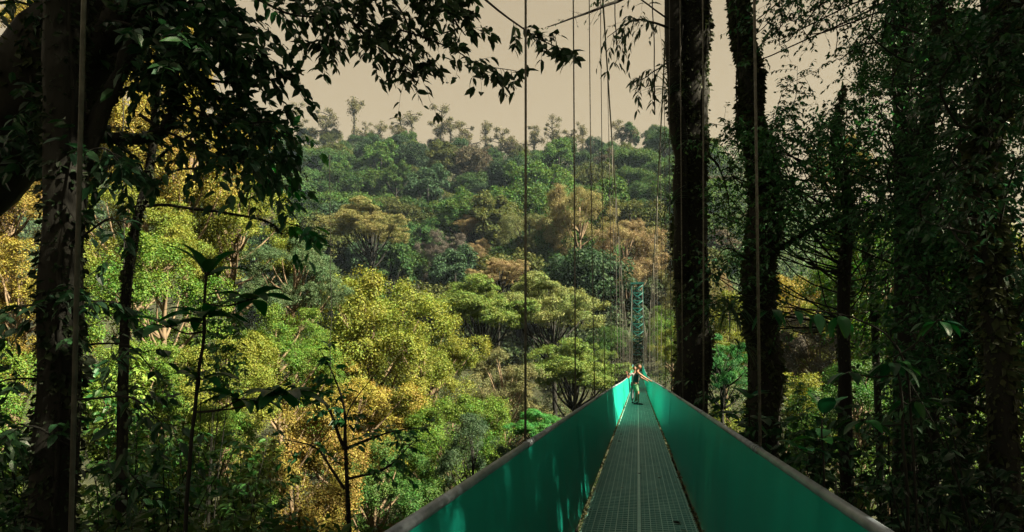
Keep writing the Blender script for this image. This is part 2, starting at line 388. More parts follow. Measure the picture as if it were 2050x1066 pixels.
# ------------------------------------------------------------------ valley trees
MIDV = []
for sdv, (R, H, nl, m, tot, size, zm, lobe, fl, wild) in enumerate([
        (5, 5.6, 30, 16, 80000, .115, -.75, .30, 1, .10), (5, 6.5, 34, 14, 78000, .112, -.8, .27, 1, .12),
        (6, 4.4, 30, 16, 60000, .14, -.15, .27, .40, .05), (5, 5, 38, 14, 76000, .108, -.6, .25, .8, .10),
        (4.5, 6.5, 26, 14, 62000, .125, -.85, .30, 1.2, .12)]):
    gg, L = crown_geo(400+sdv, R, H, nl, m, tot, size, zm, lobe, fl, wild)
    MIDV.append((gg.mesh('crown', M_MID), R, H, L))
def valley_tree(name, px, py, d, rad, k, col, label, bark=None, drop=None, rot=None, thick=1.0, group=None):
    rng = np.random.default_rng(int(px*7+py)); me, R, H, L = MIDV[k]; s = rad/R
    c = at(px, py, d); z0 = float(terr(c.x, c.y)) - .4
    base = z0 if drop is None else c.z - drop
    r = empty(name, (c.x, c.y, base), label, 'tree', group)
    rot = rng.uniform(0, 6.28) if rot is None else rot
    o = link('crown', me, r, col); o.location = (0, 0, c.z-base); o.scale = (s, s, s); o.rotation_euler = (0, 0, rot)
    h = c.z-base; b = Geo(); r0 = .045*rad*thick+.06
    top = np.array((0, 0, h+H*s*.35))
    tr = wob(curve([(0,0,0),(rng.uniform(-.3,.3),rng.uniform(-.3,.3),h*.5),(0,0,h*.9), top], 16), .25, rng, .25)
    b.tube(tr, np.linspace(r0, r0*.3, 16), 9)
    Rz = np.array(Matrix.Rotation(rot, 3, 'Z'))
    for l in L:
        q = Rz @ (l*s) + np.array((0, 0, h)); zs = np.clip(q[2]-rad*.7, h*.35, h+H*s*.2); st = tr[int(np.argmin(abs(tr[:, 2]-zs)))]
        b.tube(wob(curve([st, (st+q)/2+np.array((0, 0, -rad*.08)), q], 7), .2, rng, .5), np.linspace(r0*.42, r0*.08, 7), 5)
    b.obj('trunk', bark or M_BARKP, r)
    return r

GOLD = (.180,.160,.030); GOLDG = (.118,.152,.024); YG = (.070,.140,.020); MG = (.038,.098,.020); DG = (.030,.075,.030); OR = (.160,.135,.030)
CR = (.085,.140,.028); TAN = (.165,.138,.066); GREY = (.075,.07,.06)
VT = [
 ('golden_tree', 745,700,38,6.0,0,GOLDG,'big golden tree in the middle of the valley, tallest in front of the hill',M_BARKP),
 ('golden_tree', 690,860,33,4.6,3,GOLD,'tawny golden tree just below the biggest golden tree',M_BARKP),
 ('valley_tree', 850,760,40,4.6,1,GOLDG,'yellow green tree on the right slope of the biggest golden tree',None),
 ('valley_tree', 905,900,37,4.2,0,YG,'light green tree between the golden trees and the bright green bush',None),
 ('valley_tree', 590,570,31,3.0,3,(.055,.10,.045),'bluish green glossy tree left of the biggest golden tree',None),
 ('valley_tree', 560,740,27,3.0,1,YG,'lime green tree beneath the bluish green glossy one',None),
 ('valley_tree', 470,470,30,4.0,0,GOLDG,'yellow tree behind the large-leaved sapling on the left',None),
 ('valley_tree', 380,330,27,4.2,1,GOLD,'amber tree seen under the thick horizontal limb',None),
 ('valley_tree', 300,170,30,3.6,4,GOLD,'orange-lit tree top left showing above the horizontal limb',None),
 ('valley_tree', 260,480,24,3.4,3,GOLDG,'yellow leafy tree directly right of the black trunk',None),
 ('valley_tree', 330,640,22,3.0,4,YG,'lime leafy tree low behind the thin dark stem on the left',None),
 ('valley_tree', 440,780,22,2.8,0,GOLDG,'golden green tree behind the large-leaved sapling foot',None),
 ('valley_tree', 250,840,19,2.6,1,YG,'bright lime tree low to the right of the black trunk',None),
 ('valley_tree', 420,960,19,2.8,3,YG,'lime tree in the bottom left between two dark stems',None),
 ('valley_tree', 590,980,24,3.2,4,OR,'reddish tree with a pale bare trunk at the bottom',None),
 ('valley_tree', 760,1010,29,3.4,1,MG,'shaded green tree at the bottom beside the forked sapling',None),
 ('valley_tree', 20,430,27,4.2,0,OR,'orange leafed tree at the left edge of the valley',None),
 ('valley_tree', 40,640,22,3.2,1,GOLD,'copper yellow tree left of the black trunk',None),
 ('valley_tree', 30,880,18,2.8,4,YG,'green gold tree low at the left edge',None),
 ('valley_tree', 30,120,30,4.2,3,GOLD,'gold tree high at the left edge behind the leaning trunk',None),
 ('valley_tree', 130,260,32,4.5,4,GOLDG,'tall yellow tree hidden mostly by the leaning trunk',None),
 ('umbrella_tree', 970,640,60,6.2,2,CR,'layered flat-topped green tree left of the hanger cables',M_BARK),
 ('umbrella_tree', 1110,640,64,7.0,2,(.115,.150,.048),'widest layered pale green tree crossed by the hanger cables',M_BARK),
 ('umbrella_tree', 1150,760,56,5.4,2,CR,'layered cream green tree just above the left handrail',M_BARK),
 ('valley_tree', 1010,800,52,4.8,3,(.10,.11,.045),'mottled brown green tree below the layered trees',None),
 ('umbrella_tree', 1000,560,72,4.2,2,TAN,'tan topped tree peeking over the layered green tree',M_BARK),
 ('gold_tree', 1160,450,118,8.6,0,(.15,.145,.055),'pale gold tree beyond the valley, left of the tall tan one',None),
 ('gold_tree', 1255,520,112,8.2,3,TAN,'tall tan tree standing right behind the lattice tower',None),
 ('gold_tree', 950,465,140,6.2,2,(.13,.105,.045),'small coppery tree alone on the dark lower hillside',M_BARK),
 ('gold_tree', 955,515,122,4.0,3,TAN,'bright tan tree just under the small coppery tree',M_BARK),
 ('bare_tree', 890,530,120,6.4,1,GREY,'grey purplish bare-looking tree left of the tan one',M_BARK),
 ('valley_tree', 745,470,105,9.0,2,(.12,.125,.040),'broad olive gold tree behind the top of the biggest golden tree',M_BARK),
 ('valley_tree', 1060,480,125,7.5,0,(.08,.10,.036),'olive tree between the coppery tree and the pale gold one',M_BARK),
 ('valley_tree', 1385,700,48,2.6,0,GOLDG,'gold green tree between the right hangers and the thick trunk',None),
 ('valley_tree', 1378,590,75,4.2,1,(.12,.13,.05),'dull gold tree behind the hangers right of the tower',None),
 ('valley_tree', 1450,680,46,3.6,3,GOLDG,'yellow tree in the gap between the two thick right trunks',None),
 ('gold_tree', 1425,575,100,3.2,3,TAN,'round tan tree peeking right of the thick trunk',None),
 ('valley_tree', 1195,728,84,3.0,3,CR,'small pale green tree beside the left foot of the far tower approach',M_BARK),
 ('valley_tree', 1345,722,84,3.2,1,GOLDG,'small yellow green tree right of the far tower approach',None),
 ('valley_tree', 1225,690,92,3.4,0,MG,'green tree just left of the lattice tower',M_BARK),
 ('valley_tree', 1335,670,94,3.4,4,YG,'light green tree just right of the lattice tower',M_BARK),
 ('bare_tree', 1640,740,40,3.6,3,GREY,'grey feathery tree in the gap below the drooping leaf branch',None),
 ('valley_tree', 1600,640,52,4.6,0,GOLD,'straw coloured tree behind the drooping leaf branch',None),
 ('valley_tree', 1720,690,44,4.2,1,GOLDG,'yellow tree right of the grey feathery tree',None),
 ('valley_tree', 1560,900,30,3.4,1,GOLDG,'lime yellow tree low beyond the right handrail',None),
 ('valley_tree', 1780,560,36,4.4,0,YG,'lime green tree glowing behind the right-hand foliage',None),
 ('valley_tree', 1900,760,34,4.4,4,YG,'green gold tree behind the foliage near the right edge',None),
 ('valley_tree', 2000,560,38,4.2,1,GOLDG,'yellow green tree at the far right edge',None),
 ('valley_tree', 1680,330,44,2.2,3,OR,'rust coloured tree glimpsed through the right-hand leaves',None),
 ('valley_tree', 1720,870,26,3.2,3,MG,'green tree low behind the right-hand undergrowth',None),
]
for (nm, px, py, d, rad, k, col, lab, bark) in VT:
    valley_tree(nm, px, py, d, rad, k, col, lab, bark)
valley_tree('leafy_bush', 1085, 865, 30, 1.7, 2, (.03,.16,.03), 'vivid green bush just over the left handrail', M_BARK)
valley_tree('leafy_bush', 1440, 735, 26, 1.5, 3, (.03,.14,.04), 'vivid green bush between the two thick right trunks', M_BARK)
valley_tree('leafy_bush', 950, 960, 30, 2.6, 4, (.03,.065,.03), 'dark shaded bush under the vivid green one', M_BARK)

# ------------------------------------------------------------------ suspension bridge
KY = [-6, 0, 16, 31, 47, 71, 96]; KZ = [.0, 0, -.05, -.13, -.09, .45, 1.2]
def deckz(y):
    y = float(y); P = list(zip(KY, KZ))
    xs = np.array(KY, float); zs = np.array(KZ, float)
    i = int(np.clip(np.searchsorted(xs, y)-1, 0, len(xs)-2))
    def m(k):
        if k == 0 or k == len(xs)-1: return (zs[min(k+1, len(xs)-1)]-zs[max(k-1, 0)])/(xs[min(k+1, len(xs)-1)]-xs[max(k-1, 0)])
        return (zs[k+1]-zs[k-1])/(xs[k+1]-xs[k-1])
    h = xs[i+1]-xs[i]; t = (y-xs[i])/h
    return float((2*t**3-3*t**2+1)*zs[i]+(t**3-2*t**2+t)*h*m(i)+(-2*t**3+3*t**2)*zs[i+1]+(t**3-t**2)*h*m(i+1))
TOWY = 95.3
def cablez(y): return 4.5 + .0046*(y-50)**2
SP = 3.21; ST = [.665+SP*(k-2) for k in range(32)]          # stations: -5.25 ... .75 ... 93.75
WF, WB, WR, HR = .537, .604, .69, 1.05
br = empty('suspension_bridge', (0, -5.25, 0), 'long green-sided pedestrian suspension bridge with grey handrails running to a lattice tower', 'bridge')
br.location = (0, 0, 0)
rng = np.random.default_rng(3)
for k in range(len(ST)-1):
    y0, y1 = ST[k], ST[k+1]; z0, z1 = deckz(y0), deckz(y1)
    if y1 < -4: continue
    zf = lambda y: z0 + (z1-z0)*(y-y0)/(y1-y0)
    g = Geo(); e = .004
    # dark sheet stands in for the shade below; cross ribs and long bars above
    def strip(x0, x1, top, th, a=y0+e, b=y1-e):
        g.hexa([(x0,a,zf(a)+top-th),(x1,a,zf(a)+top-th),(x1,b,zf(b)+top-th),(x0,b,zf(b)+top-th),(x0,a,zf(a)+top),(x1,a,zf(a)+top),(x1,b,zf(b)+top),(x0,b,zf(b)+top)])
    strip(-WF, WF, -.022, .006)
    gap_sheet = g.obj('deck_gap_shade', M_GAPDARK, br)
    g = Geo()
    pitch = .085 if y0 < 40 else .12
    yy = y0 + .01
    while yy < y1-.03:
        zc = zf(yy)
        for sgn in (-1, 1):
            x0, x1 = (-WF, -.022) if sgn < 0 else (.022, WF)
            g.hexa([(x0,yy,zc-.016),(x1,yy,zc-.016),(x1,yy+pitch*.56,zc-.016),(x0,yy+pitch*.56,zc-.016),(x0,yy,zc-.003),(x1,yy,zc-.003),(x1,yy+pitch*.56,zc-.003),(x0,yy+pitch*.56,zc-.003)])
        yy += pitch
    gr = g.obj('deck_grating', M_DECK, br)
    g = Geo()
    for q in range(1, 10):
        for sgn in (-1, 1):
            xc = sgn*q*WF/9.7; wd_ = .0036 if q % 2 == 0 else .0014; strip(xc-wd_, xc+wd_, .003 if q % 2 == 0 else .001, .012)
    strip(-.018, .018, .005, .02); strip(-WF, -WF+.008, .004, .03); strip(WF-.008, WF, .004, .03)
    for q in range(int(SP/.085)):
        ya = y0+.02+q*.085
        for sgn in (-1, 1): g.box((min(sgn*WF, sgn*(WF+.016)), ya, zf(ya)-.012), (max(sgn*WF, sgn*(WF+.016)), ya+.028, zf(ya)-.002))
    g.obj('deck_bar', M_DECKB, br)
    for s in (-1, 1):
        g = Geo()
        # side sheet leaning outward, slightly buckled between stations
        nyy, nz = 13, 7; V = []
        bow = rng.uniform(-.009, .009)
        for i2 in range(nyy):
            t = i2/(nyy-1); y = y0-.012 + (y1-y0+.024)*t + 0*k
            for j2 in range(nz):
                v = j2/(nz-1); x = WB+(WR-.012-WB)*v; z = zf(y) - .03 + (HR+.02)*v
                x += (.0035 if k % 2 else 0) + bow*math.sin(PI*t)*math.sin(PI*v) + .004*math.sin(9*t+k*2)*math.sin(PI*v)
                V.append((s*x, y, z))
        V = np.array(V); V2 = V + np.array((s*.004, 0, 0)); nn = len(V); Fc = []
        for i2 in range(nyy-1):
            for j2 in range(nz-1):
                a = i2*nz+j2; Fc += [(a,a+1,a+nz+1),(a,a+nz+1,a+nz),(nn+a,nn+a+nz+1,nn+a+1),(nn+a,nn+a+nz,nn+a+nz+1)]
        g.add(np.vstack([V, V2]), Fc, smooth=True); g.obj('side_panel', M_PANEL, br)
        g = Geo()
        g.tube([(s*WR, y0, zf(y0)+HR), (s*WR, y1, zf(y1)+HR)], .0205, 12); hr_ = g.obj('handrail', M_RAIL, br)
        g = Geo()
        for oy in (-.06, .0, .06):
            g.tube([(s*WR, y0+oy-.012+.06, zf(y0)+HR+.0005), (s*WR, y0+oy+.012+.06, zf(y0)+HR+.0005)], .0245, 12)
        g.obj('rail_coupling', M_RAIL, hr_)
        # bottom frame angle and post at the seam
        g = Geo()
        g.hexa([(s*WB-.004,y0,zf(y0)-.05),(s*WB+.03*s,y0,zf(y0)-.05),(s*WB+.03*s,y1,zf(y1)-.05),(s*WB-.004,y1,zf(y1)-.05),
                (s*WB-.004,y0,zf(y0)-.034),(s*WB+.03*s,y0,zf(y0)-.034),(s*WB+.03*s,y1,zf(y1)-.034),(s*WB-.004,y1,zf(y1)-.034)])
        g.tube([(s*(WB+.028), y0, zf(y0)-.04), (s*(WR+.022), y0, zf(y0)+HR-.03)], .008, 6)
        g.obj('panel_frame', M_STEELG, br)
for k, y in enumerate(ST):
    if y < 0: continue
    z = deckz(y)
    for s in (-1, 1):
        g = Geo(); zt = cablez(y)
        n = 8; tt = np.linspace(0, 1, n)
        bend = .03*math.sin(k*1.7+s)
        P = [(s*(WR + .005 + (.05*t) + bend*math.sin(PI*t)*(.3 if k < 3 else 1)), y, z+HR-.02+(zt-z-HR+.02)*t) for t in tt]
        g.tube(P, .0085 if k > 2 else .003 if k == 2 else .0065, 6); g.obj('hanger', M_CABLE, br)
for s in (-1, 1):
    g = Geo(); ys = np.linspace(-14, TOWY, 60)
    g.tube([(s*(WR+.055), y, cablez(y)) for y in ys], .02, 8); g.obj('main_cable', M_CABLE, br)
    g = Geo(); g.tube([(s*(WR+.055), TOWY, cablez(TOWY)), (s*(WR+.3), TOWY+16, 4)], .02, 8); g.obj('back_stay', M_CABLE, br)
# lattice tower
tw = empty('lattice_tower', (0, TOWY, deckz(95)-2.5), 'green steel lattice tower with crossed braces at the far end of the bridge', 'tower')
tz0 = deckz(95)-2.5; TH = cablez(TOWY)-tz0+.3; hw = .86
for s in (-1, 1):
    for dy in (.25, .95):
        g = Geo(); g.box((s*hw-.07, dy-.07, 0), (s*hw+.07, dy+.07, TH)); g.obj('leg', M_STEELG, tw)
nb = 9; zb = np.linspace(4.9, TH-.15, nb+1)
for q in range(nb):
    for dy in (.25, .95):
        g = Geo(); a, b = zb[q], zb[q+1]
        g.tube([(-hw+.02, dy-.075, a), (hw-.02, dy-.075, b)], .055, 4); g.tube([(hw-.02, dy-.075+.1, a), (-hw+.02, dy-.075+.1, b)], .045, 4)
        g.box((-hw+.071, dy-.03, a-.05), (hw-.071, dy+.03, a+.05)); g.obj('cross_brace', M_STEELG, tw)
g = Geo(); g.box((-hw-.12, .1, TH+.002), (hw+.12, 1.1, TH+.22)); g.obj('head_beam', M_STEELG, tw)
g = Geo(); g.box((-hw-.3, -.1, -3), (hw+.3, 1.3, -.002)); g.obj('footing', flat('concrete', (.3,.3,.28)), tw)

# leaf litter caught beside the deck edges
rng = np.random.default_rng(8); g = Geo(); n = 5200
ys = rng.uniform(.9, 40, n)**1.0; sx = rng.choice([-1, 1], n)
clump = (np.sin(ys*2.1+sx)+np.sin(ys*5.3+sx*2) > -.6)
ys, sx = ys[clump], sx[clump]; n = len(ys)
P = np.stack([sx*rng.uniform(WF+.003, WB-.004, n), ys, np.array([deckz(y) for y in ys])+rng.uniform(-.028, .006, n)], -1)
g.leaves(TPL_D, P, rng.normal(size=(n, 3))*np.array((.5, 1, .35)), rng.normal(size=(n, 3))*.6+np.array((0,0,1)), rng.uniform(.02, .05, n), rng)
n = 90; xs = rng.choice([-1, 1], n)*WF*(1-.75*rng.random(n)**2); ys = rng.uniform(3.5, 26, n)
g.leaves(TPL_O, np.stack([xs, ys, np.array([deckz(y) for y in ys])+.009], -1), rng.normal(size=(n, 3))*np.array((1, 1, .04)), rng.normal(size=(n, 3))*.12+np.array((0,0,1)), rng.uniform(.02, .06, n), rng)
tag(g.obj('leaf_litter', M_MID, color=(.11,.10,.045)), 'yellow and brown leaf litter caught along the edges of the deck', 'leaves', kind='stuff')
for q, (px, py, sz, lab) in enumerate([(1347,1043,.09,'dark curled dead leaf lying on the near right of the deck'),(1277,945,.05,'small dead leaf on the centre line of the deck'),
        (1240,866,.07,'dead leaf near the left deck edge'),(1236,880,.08,'dead leaf beside another at the left deck edge'),(1317,954,.05,'thin dead leaf right of the deck centre')]):
    dz = 0; p = at(px, py, 1); d_ = p-CAM; t = (.012-CAM.z)/d_.z; p = CAM + d_*t; p.z = deckz(p.y)+.012
    g = Geo(); r_ = np.random.default_rng(q)
    for a in range(3):
        g.leaves(TPL_O, [(0, 0, .003*a)], np.array([(1, .5*a-.5, .05)]), np.array([(.1, .1*a, 1)]), sz, r_)
    o = g.obj('dead_leaf', M_MID, color=(.02,.018,.014)); o.location = p; tag(o, lab, 'leaf', 'dead leaves on the deck')

# ------------------------------------------------------------------ people
def skin_obj(name, joints, bones, mat, parent=None, sub=2):
    names = list(joints); me = bpy.data.meshes.new(name)
    me.from_pydata([joints[n][0] for n in names], [(names.index(a), names.index(b)) for a, b in bones], [])
    o = bpy.data.objects.new(name, me); COL.objects.link(o)
    md = o.modifiers.new('skin', 'SKIN'); md.use_smooth_shade = True; md.branch_smoothing = .6
    for q, n in enumerate(names):
        r = joints[n][1]; r = r if isinstance(r, tuple) else (r, r)
        me.skin_vertices[0].data[q].radius = r; me.skin_vertices[0].data[q].use_root = (q == 0)
    s = o.modifiers.new('sub', 'SUBSURF'); s.levels = sub; s.render_levels = sub
    dg = bpy.context.evaluated_depsgraph_get(); dg.update()
    m2 = bpy.data.meshes.new_from_object(o.evaluated_get(dg)); m2.name = name
    for p in m2.polygons: p.use_smooth = True
    m2.materials.clear(); m2.materials.append(mat)
    bpy.data.objects.remove(o)
    return m2
def join_meshes(name, meshes, mat):
    import bmesh
    bm = bmesh.new()
    for m in meshes: bm.from_mesh(m)
    out = bpy.data.meshes.new(name); bm.to_mesh(out); bm.free(); out.materials.append(mat)
    for p in out.polygons: p.use_smooth = True
    return out
def head_mesh(c, fwd, s=1.0):
    """head with brow, nose, mouth, chin and ears; c centre, fwd unit direction"""
    import bmesh
    bm = bmesh.new(); bmesh.ops.create_uvsphere(bm, u_segments=32, v_segments=24, radius=1)
    for v in bm.verts:
        x, y, z = v.co
        w = .076*(1-.16*max(0, -z)); d = .098; h = .122
        X, Yv, Zv = x*w, y*d, z*h
        if y > .4 and abs(x) < .22 and -.35 < z < .15: Yv += .022*(1-abs(x)/.22)*(1 if z < 0 else .5)
        if y > .5 and abs(abs(x)-.38) < .16 and .0 < z < .25: Yv -= .008
        if y > .5 and abs(x) < .35 and -.58 < z < -.45: Yv -= .005
        if y > .5 and abs(x) < .3 and z < -.72: Yv += .010
        if abs(x) > .9 and abs(y) < .25 and abs(z) < .28: X += math.copysign(.016, x)
        if y < -.3 and z < -.4: Yv *= .8
        v.co = (X*s, Yv*s, Zv*s)
    f = Vector(fwd).normalized(); rot = f.to_track_quat('Y', 'Z').to_matrix().to_4x4()
    bm.transform(Matrix.Translation(c) @ rot)
    me = bpy.data.meshes.new('head'); bm.to_mesh(me); bm.free(); return me
def hair_mesh(c, fwd, s=1.0, low=-.25):
    import bmesh
    bm = bmesh.new(); bmesh.ops.create_uvsphere(bm, u_segments=28, v_segments=20, radius=1)
    dl = [v for v in bm.verts if (v.co.y > .3 and v.co.z < .42) or v.co.z < low or (v.co.y > .0 and v.co.z < .15)]
    bmesh.ops.delete(bm, geom=dl, context='VERTS')
    for v in bm.verts:
        n = .006*math.sin(v.co.x*19)*math.cos(v.co.y*23)
        v.co = Vector((v.co.x*(.084+n), v.co.y*(.106+n)-.004, v.co.z*(.132+n)))*s
    f = Vector(fwd).normalized(); rot = f.to_track_quat('Y', 'Z').to_matrix().to_4x4()
    bm.transform(Matrix.Translation(c) @ rot)
    me = bpy.data.meshes.new('hair'); bm.to_mesh(me); bm.free()
    me.materials.append(M_HAIR)
    for p in me.polygons: p.use_smooth = True
    return me
def hand_meshes(w, d, up, s=1.0, thumb=1):
    """five unequal bent fingers and a thumb leaving the side of the palm; w wrist, d pointing direction, up back of hand"""
    d = Vector(d).normalized(); up = Vector(up); up = (up-d*up.dot(d)).normalized(); sd_ = d.cross(up)*thumb
    w = Vector(w); out = []; g = Geo()
    g.tube([w-d*.02, w+d*.03*s, w+d*.085*s], [.024*s, .036*s, .034*s], 10)
    for q, (off, L) in enumerate([(-.030, .062), (-.010, .074), (.010, .080), (.030, .070)]):
        b = w + d*.08*s + sd_*off*s
        g.tube([b, b+d*L*.45*s+up*.004, b+d*L*.78*s-up*.012*s, b+d*L*.95*s-up*.034*s], [.0095*s, .009*s, .0085*s, .007*s], 7)
    b = w + d*.03*s + sd_*.030*s
    g.tube([b, b+sd_*.03*s+d*.02*s-up*.006, b+sd_*.045*s+d*.05*s-up*.018], [.013*s, .011*s, .008*s], 7)
    return g.mesh('hand', M_SKIN)
PD = deckz(29)+.006
def person(origin, label, J, headc, headf, hands, tank, tankmat, shorts, shortmat, extra, hscale=1.0):
    r = empty('person', origin, label, 'person')
    bones, joints = J
    parts = [skin_obj('b', joints, bones, M_SKIN), head_mesh(headc, headf, hscale)] + [hand_meshes(*h) for h in hands]
    link('body', join_meshes('body', parts, M_SKIN), r)
    link('hair', hair_mesh(Vector(headc), headf, hscale), r)
    link(tank[0], skin_obj('t', tank[1], tank[2], tankmat), r)
    link(shorts[0], skin_obj('s', shorts[1], shorts[2], shortmat), r)
    for e in extra: e(r)
    return r
def feet(pairs):
    def f(r):
        for (a, b) in pairs:
            g = Geo(); a = Vector(a); b = Vector(b); d = b-a
            g.tube([a+Vector((0,0,.035)), a+d*.35+Vector((0,0,.04)), a+d*.8+Vector((0,0,.028)), b+Vector((0,0,.02))], [.036,.042,.042,.02], 10)
            g.box((a.x-.02, a.y-.045, 0.001), (b.x+.02, a.y+.045, .014)); g.obj('shoe', M_SHOE, r)
    return f
# man: faces right, right arm reaching down to the right handrail
J1 = {'pelvis':((0,0,.96),(.155,.115)),'waist':((.02,0,1.10),(.14,.11)),'chest':((.06,-.01,1.33),(.165,.125)),'neckb':((.10,-.01,1.50),(.085,.08)),'neck':((.125,-.01,1.575),.052),'skull':((.145,-.01,1.64),.06),
 'hipL':((-.02,.09,.90),.092),'kneeL':((.05,.14,.50),.060),'ankL':((-.03,.16,.09),.038),
 'hipR':((.0,-.10,.90),.092),'kneeR':((.13,-.12,.50),.060),'ankR':((.13,-.14,.09),.038),
 'shR':((.13,-.17,1.43),.062),'elR':((.40,-.15,1.24),.044),'wrR':((.64,-.06,1.10),.028),
 'shL':((.12,.17,1.43),.062),'elL':((.28,.22,1.20),.044),'wrL':((.46,.14,1.11),.028)}
B1 = [('pelvis','waist'),('waist','chest'),('chest','neckb'),('neckb','neck'),('neck','skull'),('pelvis','hipL'),('hipL','kneeL'),('kneeL','ankL'),('pelvis','hipR'),('hipR','kneeR'),('kneeR','ankR'),
      ('neckb','shR'),('shR','elR'),('elR','wrR'),('neckb','shL'),('shL','elL'),('elL','wrL')]
TANK = ('tank_top', {'a':((0,0,.93),(.172,.135)),'b':((.02,0,1.10),(.158,.13)),'c':((.06,-.01,1.30),(.178,.142)),'d':((.10,-.01,1.45),(.115,.10))}, [('a','b'),('b','c'),('c','d')])
SHORTS = ('shorts', {'a':((0,0,.95),(.168,.128)),'l':((-.015,.09,.86),.118),'l2':((.03,.12,.55),.098),'r':((.01,-.10,.86),.118),'r2':((.10,-.115,.55),.098)}, [('a','l'),('l','l2'),('a','r'),('r','r2')])
person((-.12, 29, PD), 'man in teal tank top and patterned green shorts leaning his arm on the right handrail', (B1, J1), (.165,-.01,1.725), (1,-.12,-.02),
       [((.64,-.06,1.10),(.16,.05,-.10),(0,0,1),1.0,1), ((.46,.14,1.11),(.2,.0,-.10),(0,0,1),1.0,-1)],
       TANK, M_TANK, SHORTS, M_SHORT, [feet([((-.08,.16,0),(.16,.14,0)), ((.08,-.14,0),(.33,-.16,0))]),
       lambda r: (lambda g: (g.box((-.20,-.20,.86),(-.09,-.06,1.02)), g.obj('hip_bag', M_SHOE, r)))(Geo())])
# second person behind him: white shirt, left hand raised to a hanger
J2 = {'pelvis':((0,0,.92),(.15,.11)),'waist':((0,0,1.05),(.13,.10)),'chest':((0,0,1.26),(.15,.115)),'neckb':((0,0,1.42),(.08,.07)),'neck':((.01,0,1.49),.046),'skull':((.01,0,1.56),.055),
 'hipL':((-.09,0,.86),.085),'kneeL':((-.10,.03,.47),.056),'ankL':((-.11,0,.09),.036),'hipR':((.09,0,.86),.085),'kneeR':((.09,.03,.47),.056),'ankR':((.10,0,.09),.036),
 'shL':((-.17,0,1.36),.055),'elL':((-.29,-.10,1.16),.042),'wrL':((-.34,-.12,1.36),.028),'shR':((.17,0,1.36),.055),'elR':((.20,.08,1.10),.042),'wrR':((.16,.22,.98),.028)}
B2 = [('pelvis','waist'),('waist','chest'),('chest','neckb'),('neckb','neck'),('neck','skull'),('pelvis','hipL'),('hipL','kneeL'),('kneeL','ankL'),('pelvis','hipR'),('hipR','kneeR'),('kneeR','ankR'),
      ('neckb','shR'),('shR','elR'),('elR','wrR'),('neckb','shL'),('shL','elL'),('elL','wrL')]
SHIRT = ('shirt', {'a':((0,0,.92),(.168,.128)),'b':((0,0,1.08),(.15,.12)),'c':((0,0,1.27),(.168,.13)),'d':((0,0,1.40),(.10,.09)),'l':((-.17,0,1.36),.072),'l2':((-.215,-.05,1.27),.064),'r':((.17,0,1.36),.072),'r2':((.185,.04,1.23),.064)},
         [('a','b'),('b','c'),('c','d'),('d','l'),('l','l2'),('d','r'),('r','r2')])
TROU = ('trousers', {'a':((0,0,.92),(.16,.12)),'l':((-.09,0,.84),.104),'l1':((-.10,.03,.47),.078),'l2':((-.11,0,.13),.062),'r':((.09,0,.84),.104),'r1':((.09,.03,.47),.078),'r2':((.10,0,.13),.062)}, [('a','l'),('l','l1'),('l1','l2'),('a','r'),('r','r1'),('r1','r2')])
person((-.17, 30.2, PD), 'person in white shirt standing behind the man, one arm raised to the left', (B2, J2), (.01,.0,1.645), (.25,-1,0),
       [((-.34,-.12,1.36),(-.05,.0,.3),(0,-1,0),.95,1), ((.16,.22,.98),(-.1,.2,-.2),(0,0,1),.95,1)],
       SHIRT, M_WHITE, TROU, M_TROU, [feet([((-.11,.05,0),(-.06,-.16,0)), ((.10,.05,0),(.15,-.16,0))])], .95)

# ------------------------------------------------------------------ near trees
def spray(b, l, path, r0, r1, ntw, tl, ll, lpt, rng, tpl=TPL_O, droop=.35, t0=.2, wid=1., spread=1., branch=True, flat_=.6):
    """a branch along path with leafy twigs"""
    P = np.asarray(path); k = len(P)
    if branch: b.tube(P, np.linspace(r0, r1, k), 6)
    for q in range(ntw):
        t = t0+(1-t0)*(q+rng.random())/ntw; f = t*(k-1); i0 = min(int(f), k-2); st = P[i0]+(P[i0+1]-P[i0])*(f-i0)
        tan = unit(P[i0+1]-P[i0]); rv = rng.normal(size=3)*np.array((1, 1, flat_)); rv -= tan*rv.dot(tan)
        dr = unit(tan*rng.uniform(.2, .9) + unit(rv)*spread); L = tl*rng.uniform(.5, 1.25)*(1.1-.3*t)
        m = 6; s = np.linspace(0, 1, m)[:, None]
        tw_ = st + dr*L*s + np.array((0, 0, -1))*(L*droop*s**2) + rng.normal(size=(m, 3))*L*.03*s
        b.tube(tw_, np.linspace(max(.003, r1*.6), .0015, m), 4, caps=False)
        n = max(2, int(lpt*rng.uniform(.6, 1.3))); u = rng.uniform(.12, 1.0, n); u[-1] = 1
        idx = np.minimum((u*(m-1)).astype(int), m-2); fr = u*(m-1)-idx
        Lp = tw_[idx]+(tw_[idx+1]-tw_[idx])*fr[:, None]; td = unit(tw_[-1]-tw_[0])
        side = np.cross(td, (0, 0, 1)); side = side/(np.linalg.norm(side)+1e-9)
        sg = rng.choice([-1, 1], n)[:, None]
        D = td*.6 + side*sg*.9 + rng.normal(size=(n, 3))*.35 + np.array((0, 0, -droop*1.3))
        N = np.array((0, 0, 1.)) + rng.normal(size=(n, 3))*.45
        l.leaves(tpl, Lp, D, N, ll*rng.uniform(.6, 1.25, n), rng, wid)

